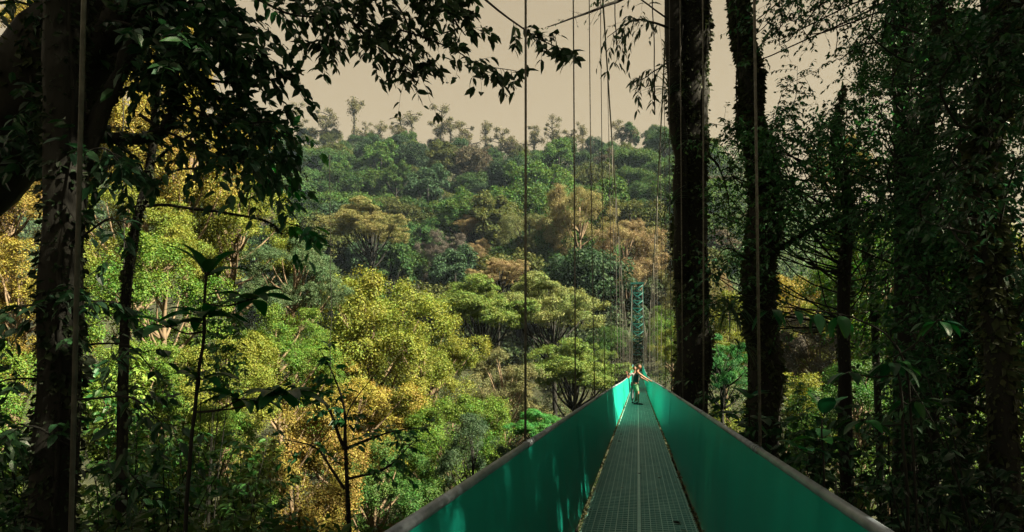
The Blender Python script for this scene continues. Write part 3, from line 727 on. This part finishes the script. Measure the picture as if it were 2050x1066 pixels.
def moss_on(l, P, R, n, size, rng, tpl=TPL_D):
    P = np.asarray(P); k = len(P); f = rng.uniform(0, k-1.001, n); i0 = f.astype(int); fr = (f-i0)[:, None]
    C = P[i0]*(1-fr)+P[i0+1]*fr; rad = np.interp(f, np.arange(k), np.broadcast_to(R, (k,)))
    a = rng.uniform(0, 2*PI, n); o = np.stack([np.cos(a), np.sin(a), np.zeros(n)], -1)
    cl = .5+.5*np.sin(C[:, 2]*3.1+np.cos(a)*2)*np.sin(C[:, 2]*1.3+1)
    l.leaves(tpl, C+o*(rad*(.92+.1*rng.random(n)))[:, None], o*.8+rng.normal(size=(n, 3))*.5+np.array((0, 0, -.7)), o+rng.normal(size=(n, 3))*.4, size*rng.uniform(.4, 1.2, n)*(.5+cl), rng)

DARK = (.020,.062,.028); DARKG = (.026,.085,.030)
def near_tree(name, label, pts_, radii, limbs, leafcol=DARK, mossn=1800, mosssz=.07, moss_col=(.030,.042,.018), bark=M_BARK, seed=1, sprays=(), n=14, parts_only=None):
    """pts_: trunk points; limbs: [(points, r0, r1)]; sprays: [(points, r0, r1, dict)]"""
    rng = np.random.default_rng(seed); base = Vector(pts_[0]); r = empty(name, base, label, 'tree'); o3 = np.array(base)
    T = wob(curve(pts_, 40), radii[0]*.25, rng, .9); R = np.interp(np.linspace(0, 1, 40), np.linspace(0, 1, len(radii)), radii)*(1+.10*np.array([noise.noise(Vector((t_[2]*1.7, seed, 0))) for t_ in T]))
    b = Geo(); b.tube(T-o3, R, n)
    # furrowed skin
    V = b.V[0]; C = np.repeat(T-o3, n, axis=0); dv = V-C
    for i_ in range(len(V)): V[i_] = C[i_]+dv[i_]*(1+.16*noise.noise(Vector((V[i_][0]*7, V[i_][1]*7, V[i_][2]*1.1)))+.07*noise.noise(Vector(V[i_]*9)))
    for q in range(2): # stems of climbers running up the bark
        a0 = rng.uniform(0, 6.28); aa = a0+np.cumsum(rng.normal(0, .07, 40))
        b.tube(T-o3+np.stack([np.cos(aa)*R, np.sin(aa)*R, aa*0], -1), R[0]*.07+.006, 5)
    b.obj('trunk', bark, r)
    l = Geo(); ml = Geo(); moss_on(ml, T-o3, R, mossn, mosssz, rng)
    for (P, r0, r1) in limbs:
        P = wob(curve(P, 16), .04, rng, 2)-o3; lb = Geo(); lb.tube(P, np.linspace(r0, r1, 16)*(1+.12*rng.normal(size=16)), 8)
        lb.obj('limb', bark, r); moss_on(ml, P, np.linspace(r0, r1, 16), int(mossn*.2), mosssz*.55, rng)
    tb = Geo()
    for (P, r0, r1, kw) in sprays:
        P = wob(curve(P, 12), .05, rng, 1.5)-o3; spray(tb, l, P, r0, r1, rng=rng, **kw)
    ml.obj('moss', M_MID, r, moss_col)
    if sprays:
        tb.obj('twigs', bark, r); l.obj('crown', M_NEAR, r, leafcol)
    return r

def A(px, py, d): return tuple(at(px, py, d))
def gz(p): return float(terr(p[0], p[1]))
def down(p, extra=.3): return (p[0], p[1], gz(p)-extra)

# black trunk on the left, with leaves hanging round it
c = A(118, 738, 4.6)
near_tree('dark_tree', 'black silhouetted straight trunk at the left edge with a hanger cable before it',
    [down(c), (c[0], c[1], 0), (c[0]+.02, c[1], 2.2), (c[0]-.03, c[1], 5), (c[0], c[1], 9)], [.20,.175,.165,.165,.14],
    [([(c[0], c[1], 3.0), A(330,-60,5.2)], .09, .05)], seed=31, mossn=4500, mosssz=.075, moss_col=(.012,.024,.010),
    sprays=[([A(150,900,4.6), A(60,860,4.2), A(-30,900,4.1)], .012, .004, dict(ntw=9, tl=.35, ll=.13, lpt=7)),
            ([A(150,800,4.6), A(260,800,4.3), A(330,860,4.2)], .012, .004, dict(ntw=12, tl=.35, ll=.13, lpt=8)),
            ([A(110,330,4.6), A(200,300,4.4), A(250,340,4.4)], .012, .004, dict(ntw=12, tl=.35, ll=.13, lpt=8)),
            ([A(90,560,4.6), A(160,600,4.3), A(230,600,4.2)], .012, .004, dict(ntw=12, tl=.3, ll=.12, lpt=8)),
            ([A(90,760,4.6), A(10,760,4.3), A(-60,800,4.2)], .012, .004, dict(ntw=14, tl=.35, ll=.13, lpt=9)),
            ([A(150,640,4.6), A(50,610,4.3), A(-20,650,4.2)], .012, .004, dict(ntw=9, tl=.35, ll=.13, lpt=7)),
            ([A(120,700,4.6), A(250,690,4.4), A(310,740,4.4)], .012, .004, dict(ntw=9, tl=.35, ll=.12, lpt=7)),
            ([A(120,960,4.6), A(230,930,4.4), A(300,990,4.4)], .012, .004, dict(ntw=8, tl=.35, ll=.12, lpt=6)),
            ([A(120,500,4.6), A(210,440,4.4), A(260,500,4.4)], .012, .004, dict(ntw=8, tl=.3, ll=.12, lpt=6)),
            ([A(120,1060,4.6), A(40,1040,4.2), A(-60,1100,4.0)], .012, .004, dict(ntw=8, tl=.35, ll=.13, lpt=6))])
# thick leaning trunk top left with the limb that forks over
lean = [A(-760,1250,5.0), A(-420,700,5.2), A(-90,330,5.4), A(110,150,5.6), A(260,-60,5.8), A(420,-420,6.0)]
S = lambda n=14, tl=.55, ll=.14, lpt=9, **k: dict(ntw=n, tl=tl, ll=ll, lpt=lpt, **k)
sp = []
def seg(pts, r0=.02, r1=.006, **k): sp.append(([A(*p) for p in pts], r0, r1, S(**k)))
seg([(300,-60,5.6),(400,30,5.4),(520,70,5.2)], n=26, lpt=14); seg([(330,60,5.6),(430,110,5.4),(540,110,5.3)], n=24, lpt=14)
seg([(330,130,5.6),(440,160,5.5),(580,148,5.5)], n=16, lpt=9); seg([(330,200,5.6),(430,240,5.4),(540,250,5.2)], n=26, lpt=14)
seg([(320,120,5.8),(400,200,5.8),(500,210,5.8)], n=26, lpt=15); seg([(280,230,5.6),(400,300,5.4),(520,330,5.3)], n=22, lpt=12)
seg([(200,40,5.4),(290,60,5.2),(330,140,5.2)], n=30, lpt=16, tl=.6); seg([(230,-40,5.2),(330,-20,5.2),(440,-10,5.2)], n=30, lpt=16)
seg([(60,120,5.2),(60,240,5.0),(40,330,5.0)], n=24, lpt=14); seg([(160,200,5.4),(230,280,5.2),(260,360,5.2)], n=22, lpt=12)
seg([(400,230,5.8),(500,300,5.8),(560,330,5.8)], n=18, lpt=9, ll=.15); seg([(250,60,5.0),(360,100,4.9),(430,70,4.9)], n=26, lpt=14)
seg([(420,-40,6.2),(560,20,6.2),(660,40,6.2)], n=18, lpt=10); seg([(-60,-20,5.2),(60,10,5.2),(150,60,5.2)], n=26, lpt=14)
near_tree('leaning_tree', 'thick dark leaning tree filling the upper left corner with limb and leaves', lean, [.62,.6,.56,.52,.48,.4],
    [([A(60,250,5.6), A(200,276,5.5), A(310,272,5.5), A(345,225,5.6), A(346,110,5.8), A(350,-60,6.0)], .06, .05),
     ([A(80,150,5.6), A(200,90,5.5), A(320,-60,5.4)], .22, .16), ([A(150,60,5.6), A(260,130,5.5), A(420,170,5.4)], .10, .02)],
    seed=32, mossn=5200, mosssz=.10, sprays=sp, n=18)
# high branches reaching in over the top
sp = []
seg([(560,-70,6.6),(680,10,6.5),(800,70,6.4)], n=26, lpt=13, tl=.6, ll=.13); seg([(620,-40,6.6),(660,60,6.5),(640,110,6.5)], n=16, lpt=10, tl=.4, ll=.13)
seg([(700,-60,6.6),(800,20,6.5),(830,130,6.4)], n=24, lpt=13, tl=.5, ll=.13); seg([(760,-60,6.6),(880,10,6.5),(930,70,6.4)], n=20, lpt=11, tl=.4, ll=.13)
seg([(560,-60,6.4),(640,-10,6.3),(730,-10,6.3)], n=24, lpt=13, tl=.6, ll=.13); seg([(740,-60,6.4),(820,-20,6.3),(930,-20,6.3)], n=26, lpt=13, tl=.5, ll=.13)
seg([(800,60,6.4),(900,90,6.3),(960,128,6.3),(1040,148,6.3)], n=22, lpt=7, tl=.22, ll=.12, t0=.35, r0=.01, r1=.003)
seg([(960,-10,6.2),(1030,45,6.2),(1090,85,6.2),(1150,108,6.2)], n=18, lpt=7, tl=.2, ll=.13, t0=.3, r0=.012, r1=.003)
seg([(700,40,6.4),(760,90,6.4),(830,150,6.4)], n=18, lpt=12, tl=.4, ll=.13)
base = A(330, 738, 10); base = down((base[0]-4.5, 9.5, 0))
near_tree('overhanging_tree', 'tree whose leafy branches hang across the top of the sky', [base, (base[0], 9.3, 0), (base[0]+.6, 8.4, 5), A(430,-260,7.2)], [.3,.26,.2,.12],
    [([A(430,-260,7.2), A(620,-90,6.6)], .08, .03), ([A(430,-260,7.2), A(760,-120,6.6), A(960,-10,6.2)], .07, .012)], leafcol=(.026,.060,.028), seed=33, sprays=sp, mossn=900)
# green hanging leaf branch and mossy branch
sp = []
seg([(480,230,7.2),(540,270,7.1),(600,262,7.0)], n=12, lpt=9, tl=.35, ll=.17, r0=.01); seg([(500,330,7.2),(550,360,7.1),(580,370,7.0)], n=9, lpt=8, tl=.3, ll=.17, r0=.01)
seg([(560,440,7.0),(600,450,7.0),(625,470,7.0)], n=8, lpt=7, tl=.3, ll=.18, r0=.008); seg([(470,300,7.2),(520,320,7.2),(560,310,7.2)], n=10, lpt=8, tl=.35, ll=.16, r0=.01)
b0 = A(250, 738, 7.2)
near_tree('slender_tree', 'slender dark stem left of centre bearing a long mossy branch and vivid hanging leaves',
    [down(b0), A(250,660,7.2), A(268,480,7.2), A(300,330,7.2), A(320,100,7.2), A(330,-100,7.2)], [.07,.055,.05,.045,.04,.03],
    [([A(268,415,7.2), A(360,412,7.1), A(450,428,7.0), A(530,440,7.0), A(565,468,7.0)], .022, .012),
     ([A(275,440,7.2), A(330,350,7.2), A(420,335,7.1), A(470,310,7.1)], .02, .008), ([A(300,330,7.2), A(400,260,7.2), A(490,225,7.2)], .02, .01)],
    leafcol=(.02,.12,.035), seed=34, sprays=sp, mossn=1500, mosssz=.06)

# whorled large-leaf sapling
def whorl_plant(name, label, stem, whorls, col, seed, tpl=TPL_B, cat='plant', r0=.02, wid=1.):
    rng = np.random.default_rng(seed); P0 = Vector(stem[0]); o3 = np.array(P0)
    r = empty(name, P0, label, cat); b = Geo(); P = wob(curve(stem, 18), .02, rng, 3)-o3; b.tube(P, np.linspace(r0, r0*.5, 18), 8)
    for (c, n, L, tilt) in whorls:
        c = np.array(c)-o3; st = P[int(np.argmin(np.linalg.norm(P-c, axis=1)+np.where(P[:, 2] > c[2], 5, 0)))]
        if np.linalg.norm(st-c) > .03: b.tube(curve([st, (st+c)/2-np.array((0,0,.03)), c], 8), np.linspace(r0*.5, r0*.3, 8), 6)
        for q in range(n):
            a = 2.39996*q+rng.uniform(-.2, .2); el = tilt+rng.uniform(-.3, .3)
            D = np.array([(math.cos(a)*math.cos(el), math.sin(a)*math.cos(el), math.sin(el))]); g = Geo()
            g.leaves(tpl, [c+D[0]*.03], D, np.array([(0, 0, 1.)])+D*-.2+rng.normal(size=(1, 3))*.12, L*rng.uniform(.75, 1.1), rng, wid)
            me = g.mesh('leaf', M_NEAR); 
            for p in me.polygons: p.use_smooth = True
            link('leaf', me, r, tuple(v*rng.uniform(.8, 1.2) for v in col))
            g2 = b; g2.tube([c, c+D[0]*.05], [.004, .003], 4)
    b.obj('stem', M_BARK, r); return r
d = 3.7
b0 = A(372, 738, d)
whorl_plant('large_leaved_sapling', 'dark sapling with whorls of large pointed leaves in front of the golden trees',
    [down(b0), A(372,1066,d), A(392,800,d), A(408,640,d), A(414,550,d)],
    [(A(414,552,d), 7, .30, .6), (A(410,635,d), 11, .30, .1), (A(500,600,d), 8, .29, .1), (A(340,655,d), 9, .29, .1), (A(560,790,d), 11, .31, .0), (A(480,800,d), 8, .30, .1), (A(400,760,d), 6, .26, .2)],
    (.014,.080,.028), 41, r0=.016, wid=1.15)
# forked sapling bottom centre-left
sp = []
seg([(690,900,9),(640,800,9),(560,770,9)], n=18, lpt=10, tl=.4, ll=.15, r0=.03); seg([(690,900,9),(690,800,9),(640,700,9)], n=18, lpt=9, tl=.35, ll=.15, r0=.03)
seg([(690,900,9),(760,870,9),(860,850,9)], n=16, lpt=8, tl=.3, ll=.13, r0=.03); seg([(695,960,9),(780,930,9),(830,880,9)], n=16, lpt=9, tl=.35, ll=.13, r0=.025)
seg([(690,980,9),(640,900,9),(560,880,9)], n=9, lpt=8, tl=.4, ll=.14, r0=.025); seg([(692,900,9),(700,820,9),(760,740,9)], n=5, lpt=3, tl=.25, ll=.1, r0=.02)
b0 = A(690, 738, 9)
near_tree('forked_sapling', 'dark forked sapling with thin bare branches at the bottom left of the bridge', [down(b0), A(700,1150,9), A(696,1000,9), A(690,880,9)], [.045,.035,.03,.02],
          [], leafcol=(.022,.11,.035), seed=35, sprays=sp, mossn=500, mosssz=.04)

# shrubs
def shrub(name, label, c, h, rad, nst, ll, lpt, col, seed, tpl=TPL_O, droop=.4, wid=1., tl=.35, cat='shrub', group=None):
    rng = np.random.default_rng(seed); z0 = gz(c)-.2; c = np.array(c); top = max(h, c[2]-z0)
    r = empty(name, (c[0], c[1], z0), label, cat, group); b = Geo(); l = Geo()
    for q in range(nst):
        a = rng.uniform(0, 2*PI); rr = rad*math.sqrt(rng.random()); e = np.array((math.cos(a)*rr, math.sin(a)*rr, top*rng.uniform(.72, 1.08)))
        m_ = e*np.array((.35, .35, .55)) + rng.normal(size=3)*.06
        spray(b, l, wob(curve([(rng.uniform(-.1,.1), rng.uniform(-.1,.1), 0), m_, e], 12), .08, rng), .014, .004, int(6+top*3), tl, ll, lpt, rng, tpl, droop, t0=max(.1, 1-2.2/top), wid=wid)
    b.obj('stems', M_BARK, r); l.obj('foliage', M_NEAR, r, col); return r
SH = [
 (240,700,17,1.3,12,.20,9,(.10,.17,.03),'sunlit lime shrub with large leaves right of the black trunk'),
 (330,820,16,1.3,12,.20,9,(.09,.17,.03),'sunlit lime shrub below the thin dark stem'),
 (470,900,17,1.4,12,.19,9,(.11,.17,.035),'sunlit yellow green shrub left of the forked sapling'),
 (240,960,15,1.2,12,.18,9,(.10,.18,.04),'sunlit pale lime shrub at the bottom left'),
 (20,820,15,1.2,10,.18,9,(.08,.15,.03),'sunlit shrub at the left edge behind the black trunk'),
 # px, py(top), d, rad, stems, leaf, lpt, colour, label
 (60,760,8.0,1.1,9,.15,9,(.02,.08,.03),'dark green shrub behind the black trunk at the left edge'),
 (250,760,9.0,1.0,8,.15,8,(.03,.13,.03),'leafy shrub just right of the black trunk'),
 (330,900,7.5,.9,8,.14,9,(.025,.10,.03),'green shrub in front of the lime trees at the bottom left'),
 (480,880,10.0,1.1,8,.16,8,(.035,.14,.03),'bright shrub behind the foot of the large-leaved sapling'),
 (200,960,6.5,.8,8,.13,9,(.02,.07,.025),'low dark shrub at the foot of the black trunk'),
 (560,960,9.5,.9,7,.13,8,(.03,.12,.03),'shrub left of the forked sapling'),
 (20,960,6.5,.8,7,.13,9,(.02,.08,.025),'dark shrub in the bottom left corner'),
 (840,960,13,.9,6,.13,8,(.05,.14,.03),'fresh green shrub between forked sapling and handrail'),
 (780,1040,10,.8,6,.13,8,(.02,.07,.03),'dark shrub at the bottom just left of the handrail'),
 (420,610,11,1.0,6,.14,7,(.04,.12,.028),'shaded green shrub behind the large-leaved sapling'),
]
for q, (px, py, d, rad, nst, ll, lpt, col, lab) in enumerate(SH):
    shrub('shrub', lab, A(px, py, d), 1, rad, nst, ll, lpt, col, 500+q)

# right side: big trunks
sp = []
seg([(1350,60,14.5),(1280,40,13),(1215,75,12.5)], n=22, lpt=8, tl=.5, ll=.2, r0=.03, wid=.6, droop=.8); seg([(1345,120,14.5),(1300,150,13.5),(1270,165,13)], n=14, lpt=8, tl=.4, ll=.2, wid=.6, droop=.8)
seg([(1330,-40,13.5),(1220,10,12.8),(1150,35,12.4),(1095,52,12.2)], n=10, lpt=1, tl=.35, ll=.06, t0=.3, r0=.04, r1=.008)
seg([(1340,40,14),(1260,-10,13),(1200,-10,12.6)], n=14, lpt=6, tl=.5, ll=.16, wid=.7); seg([(1400,300,15),(1440,340,15),(1470,460,15)], n=8, lpt=4, tl=.4, ll=.16, r0=.04)
t1 = A(1384, 738, 15)
T1P = [down(t1, .6), (t1[0], 15, 0), A(1388,560,15), A(1380,330,15), A(1384,120,15), A(1390,-150,15), A(1400,-700,15)]
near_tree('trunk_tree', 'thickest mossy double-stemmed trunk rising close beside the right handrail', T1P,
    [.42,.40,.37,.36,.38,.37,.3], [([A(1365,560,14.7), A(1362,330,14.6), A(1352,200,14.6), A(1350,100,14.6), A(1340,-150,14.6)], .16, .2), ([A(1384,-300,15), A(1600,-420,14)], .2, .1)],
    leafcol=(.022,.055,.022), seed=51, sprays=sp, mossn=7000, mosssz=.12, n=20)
t2 = A(1528, 738, 13)
near_tree('trunk_tree', 'shaggy epiphyte-covered trunk leaning left, second from the right handrail', [down(t2, .6), (t2[0], 13, -.5), A(1522,560,13), A(1525,350,13), A(1500,180,13), A(1478,0,13), A(1450,-300,13)],
    [.34,.31,.29,.27,.20,.18,.15], [([A(1530,520,13), A(1600,470,12.8), A(1660,440,12.6), A(1700,436,12.6)], .04, .008)], seed=52, mossn=12000, mosssz=.115, n=18,
    sprays=[([A(1500,520,12.6), A(1450,500,12.3), A(1420,560,12.2)], .02, .005, S(n=12, ll=.12)), ([A(1560,300,12.8), A(1610,330,12.5), A(1650,420,12.4)], .02, .005, S(n=22, lpt=12, ll=.085))])
def rtree(label, base_px, d, pts, radii, segs, seed, col, mossn=1500, up=False, **k):
    global sp
    b0 = A(base_px, 738, d); sp = []
    tp = pts if len(pts) > 1 else pts*2
    for sg in segs:
        q0 = sg[0][0]; py_ = float(np.clip(q0[1]+(rr.uniform(-260, -60) if up else rr.uniform(30, 190)), min(t_[1] for t_ in tp), max(t_[1] for t_ in tp)))
        o_ = sorted(tp, key=lambda t_: t_[1]); k0 = (float(np.interp(py_, [t_[1] for t_ in o_], [t_[0] for t_ in o_])), py_, tp[0][2])
        k1 = (k0[0]*.45+q0[0]*.55, k0[1]*.6+q0[1]*.4+rr.uniform(-25, 30), (k0[2]+q0[2])/2)
        seg([k0, k1] + sg[0], r0=.016, r1=.003, **dict(sg[1], t0=.38))
    near_tree('leafy_tree', label, [down(b0, .5)]+[A(*p) for p in pts], radii, [], leafcol=col, seed=seed, sprays=sp, mossn=mossn, mosssz=.09, **k)
rr = np.random.default_rng(77)
def cloud(x0, x1, y0, y1, d0, d1, cnt, skip=None, **k):
    out = []
    for _ in range(cnt):
        x, y, d = rr.uniform(x0, x1), rr.uniform(y0, y1), rr.uniform(d0, d1)
        if skip and any(a < x < b and c_ < y < e for a, b, c_, e in skip): continue
        a = rr.uniform(-40, 90); out.append(([(x-a, y+rr.uniform(30, 90), d), (x, y, d-.2), (x+rr.uniform(-80, 80), y-rr.uniform(-30, 60), d-.5)], dict(k)))
    return out
GAPS = [(1560,1790,60,170), (1420,1500,0,260), (1540,1780,560,780)]
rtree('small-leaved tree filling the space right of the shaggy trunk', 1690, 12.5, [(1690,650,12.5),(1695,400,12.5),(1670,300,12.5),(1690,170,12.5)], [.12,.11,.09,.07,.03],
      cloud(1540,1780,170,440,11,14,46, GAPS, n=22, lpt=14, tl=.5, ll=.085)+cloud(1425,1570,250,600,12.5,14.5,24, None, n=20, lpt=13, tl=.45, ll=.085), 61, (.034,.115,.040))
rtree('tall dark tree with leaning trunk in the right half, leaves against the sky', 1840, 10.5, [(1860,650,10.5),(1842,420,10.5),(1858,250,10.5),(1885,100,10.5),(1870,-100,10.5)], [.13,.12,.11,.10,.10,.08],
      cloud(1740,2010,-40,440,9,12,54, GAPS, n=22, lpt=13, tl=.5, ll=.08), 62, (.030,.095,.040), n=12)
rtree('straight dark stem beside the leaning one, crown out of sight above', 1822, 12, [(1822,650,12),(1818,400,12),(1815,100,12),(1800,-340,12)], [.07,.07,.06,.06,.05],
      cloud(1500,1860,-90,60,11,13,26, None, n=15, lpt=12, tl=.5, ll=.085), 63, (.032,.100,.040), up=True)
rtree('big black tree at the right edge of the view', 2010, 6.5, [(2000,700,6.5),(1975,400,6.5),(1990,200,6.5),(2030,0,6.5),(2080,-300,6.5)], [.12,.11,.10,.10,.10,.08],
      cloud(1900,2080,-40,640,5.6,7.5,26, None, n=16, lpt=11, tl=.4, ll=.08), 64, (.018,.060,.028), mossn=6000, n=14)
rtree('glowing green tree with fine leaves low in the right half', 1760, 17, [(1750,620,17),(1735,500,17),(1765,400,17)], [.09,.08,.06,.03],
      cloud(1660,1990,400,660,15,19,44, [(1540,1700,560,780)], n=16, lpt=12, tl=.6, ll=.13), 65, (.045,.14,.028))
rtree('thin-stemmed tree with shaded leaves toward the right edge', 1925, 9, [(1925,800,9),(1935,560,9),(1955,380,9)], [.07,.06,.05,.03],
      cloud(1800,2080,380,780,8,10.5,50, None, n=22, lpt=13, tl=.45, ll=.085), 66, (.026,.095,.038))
# understory right
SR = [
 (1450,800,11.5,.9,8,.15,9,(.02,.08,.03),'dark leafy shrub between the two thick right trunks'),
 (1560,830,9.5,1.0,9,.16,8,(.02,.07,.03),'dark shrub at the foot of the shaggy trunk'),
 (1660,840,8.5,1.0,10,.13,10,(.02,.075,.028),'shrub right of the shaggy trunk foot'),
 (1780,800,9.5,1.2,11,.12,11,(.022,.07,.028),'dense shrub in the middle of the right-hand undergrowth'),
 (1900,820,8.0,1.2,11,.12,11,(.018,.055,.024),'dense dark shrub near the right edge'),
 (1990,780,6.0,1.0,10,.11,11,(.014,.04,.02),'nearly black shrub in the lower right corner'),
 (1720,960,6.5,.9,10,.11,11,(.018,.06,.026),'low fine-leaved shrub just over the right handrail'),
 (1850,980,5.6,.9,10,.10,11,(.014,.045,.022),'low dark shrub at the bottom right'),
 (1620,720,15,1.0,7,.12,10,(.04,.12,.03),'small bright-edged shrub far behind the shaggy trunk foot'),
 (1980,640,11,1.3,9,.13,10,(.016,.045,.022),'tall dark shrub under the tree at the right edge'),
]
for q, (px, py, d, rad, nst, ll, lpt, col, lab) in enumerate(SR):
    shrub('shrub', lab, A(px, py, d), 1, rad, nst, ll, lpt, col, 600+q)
# drooping leaf branch sapling and big round-leaved plants
d = 5.2
whorl_plant('drooping_sapling', 'sapling whose thin branch droops large pointed leaves over the right handrail',
    [down(A(1830,738,d)), A(1830,900,d), A(1800,700,d), A(1720,640,d), A(1640,622,d), A(1560,615,d)],
    [(A(1545,618,d), 4, .2, -.6), (A(1590,618,d), 3, .2, -.8), (A(1635,622,d), 4, .22, -.9), (A(1680,628,d), 4, .22, -.8)], (.02,.095,.035), 42, r0=.010, wid=1.3)
whorl_plant('drooping_sapling', 'shaded sapling with drooping leaf whorls below the fine-leaved right trees',
    [down(A(1810,738,d)), A(1815,1000,d), A(1805,820,d), A(1790,720,d)],
    [(A(1790,725,d), 8, .22, -.4), (A(1700,745,d), 6, .19, -.4), (A(1830,800,d), 7, .2, -.5), (A(1880,640,d), 7, .22, -.5), (A(1730,840,d), 7, .2, -.4)], (.014,.065,.028), 43, r0=.014, wid=1.2)
whorl_plant('broad_leaf_plant', 'plant with two broad upright rounded leaves right of the trunks',
    [down(A(1648,738,5.6)), A(1650,950,5.6), A(1648,840,5.6)], [(A(1648,835,5.6), 3, .24, 1.1), (A(1640,880,5.6), 4, .22, .2), (A(1600,900,5.6), 4, .2, .2)], (.016,.09,.035), 44, tpl=TPL_W, r0=.012)
whorl_plant('broad_leaf_plant', 'pale bluish broad-leaved plant at the shaggy trunk foot',
    [down(A(1500,738,8.5)), A(1500,900,8.5), A(1500,810,8.5)], [(A(1500,800,8.5), 6, .30, .5), (A(1470,830,8.5), 4, .28, .3), (A(1520,840,8.5), 4, .26, .2), (A(1470,905,7), 4, .2, .1)], (.035,.10,.06), 45, tpl=TPL_W, r0=.014)
# bromeliads on trunks
def brom(px, py, d, L, n, seed, label, col=(.03,.07,.035)):
    rng = np.random.default_rng(seed); c = A(px, py, d); g = Geo()
    a = rng.uniform(0, 2*PI, n); el = rng.uniform(-.1, 1.2, n)
    D = np.stack([np.cos(a)*np.cos(el), np.sin(a)*np.cos(el), np.sin(el)], -1)
    N = np.stack([-np.cos(a)*np.sin(el), -np.sin(a)*np.sin(el), np.cos(el)], -1)
    g.leaves(TPL_S, D*.03, D, N, L*rng.uniform(.6, 1.1, n), rng)
    o = g.obj('bromeliad', M_NEAR, color=col); o.location = c; tag(o, label, 'plant', 'bromeliads growing on the trunks')
brom(1462,625,12.5,.75,60,1,'big spiky bromeliad on the left side of the shaggy trunk')
brom(1345,410,14.4,.6,40,2,'spiky bromeliad halfway up the left side of the thickest trunk')
brom(1340,190,14.4,.6,36,3,'spiky bromeliad high on the left side of the thickest trunk')
brom(1350,290,14.4,.5,34,4,'small bromeliad between two others on the thickest trunk')
brom(1480,700,12.4,.5,34,5,'smaller bromeliad low on the shaggy trunk')
brom(1600,445,12.4,.4,28,6,'bromeliad perched on the side limb of the shaggy trunk')
# hanging vines
for q, (px, y0_, y1_, d, lab) in enumerate([(1472,60,250,12,'thin vine hanging left of the shaggy trunk'),(1306,0,230,13,'thin dangling vine beside the right hangers'),
        (1230,-60,120,13.5,'short vine hanging by the twiggy branch'),(660,560,860,20,'thin pale vine hanging down the golden tree'),(245,420,700,12,'thin vine near the slender stem')]):
    g = Geo(); rng = np.random.default_rng(q); a = at(px, y0_-250, d); bpt = at(px+4, y1_, d)
    g.tube(wob(curve([a, (a+bpt)/2, bpt], 20), .06, rng, 1), .012, 5); o = g.obj('vine', M_BARK); tag(o, lab, 'vine')
# trees added mostly out of view to shade the near end of the bridge
for q, (x, y, z, rad, k, lab) in enumerate([(4.5,12,14.5,4.2,0,'high shade tree added over the right bank'),(9,9,12,5,1,''),(13,10.5,13,5.5,3,''),(8,2,11,5,0,''),(14,4,12,5.5,1,''),(20,10,13,6,0,''),(7,-5,11,5,3,''),(7.6,15.3,8.2,2.8,1,''),(9.2,15.6,14.5,3.6,0,''),(6,4,8,2.4,3,''),(15,-5,13,6,1,''),(3.6,.5,15.5,4.6,0,''),(-4.2,-1.5,14.5,4.8,1,''),(4.2,-7,12,4.6,3,''),(-4.6,1.4,13,4,0,''),(5.6,1.2,11.8,4.4,1,'')]):
    me, R, H, L = MIDV[k]; s = rad/R; z0 = float(terr(x, y))
    r = empty('shade_tree', (x, y, z0), ['tall shade tree added above the thick right trunks','tall shade tree added right of the shaggy trunk','broad shade tree added deep in the right-hand wood','shade tree added beside the near end of the bridge on the right','shade tree added deep in the wood right of the camera','farthest right of the added shade trees','shade tree added a little way behind the camera on the right','small shade tree added behind the stems at the right edge','tall shade tree added behind the stems at the right edge','small shade tree added right of the camera beside the bridge','shade tree added far behind on the right','unseen shade tree added over the near end of the bridge from the right','unseen shade tree added over the near end of the bridge from the left','unseen shade tree added behind the near end of the bridge','unseen shade tree added above the black trunk on the left','unseen shade tree added close beside the bridge on the right'][q], 'tree', 'shade trees added around the near end of the bridge')
    o = link('crown', me, r, DARKG); o.location = (0, 0, z-z0); o.scale = (s, s, s*1.1); o.rotation_euler = (0, 0, q*1.1)
    b = Geo(); b.tube(curve([(0,0,-.3),(.2,.1,(z-z0)*.5),(0,0,z-z0+2)], 10), np.linspace(.28, .1, 10), 9); b.obj('trunk', M_BARK, r)

# ------------------------------------------------------------------ haze
g = Geo(); g.box((-480, -55, -48), (480, 420, 175))
m = bpy.data.materials.new('haze_air'); m.use_nodes = True; t = m.node_tree; t.nodes.remove(t.nodes['Principled BSDF'])
v = t.nodes.new('ShaderNodeVolumePrincipled'); v.inputs['Color'].default_value = (.55,.75,1,1); v.inputs['Density'].default_value = .00012; v.inputs['Anisotropy'].default_value = .1
t.links.new(v.outputs[0], t.nodes['Material Output'].inputs['Volume'])
HAZE = g.obj('haze', m); tag(HAZE, 'thin bluish air between the bridge and the far hillside', 'haze', kind='stuff')
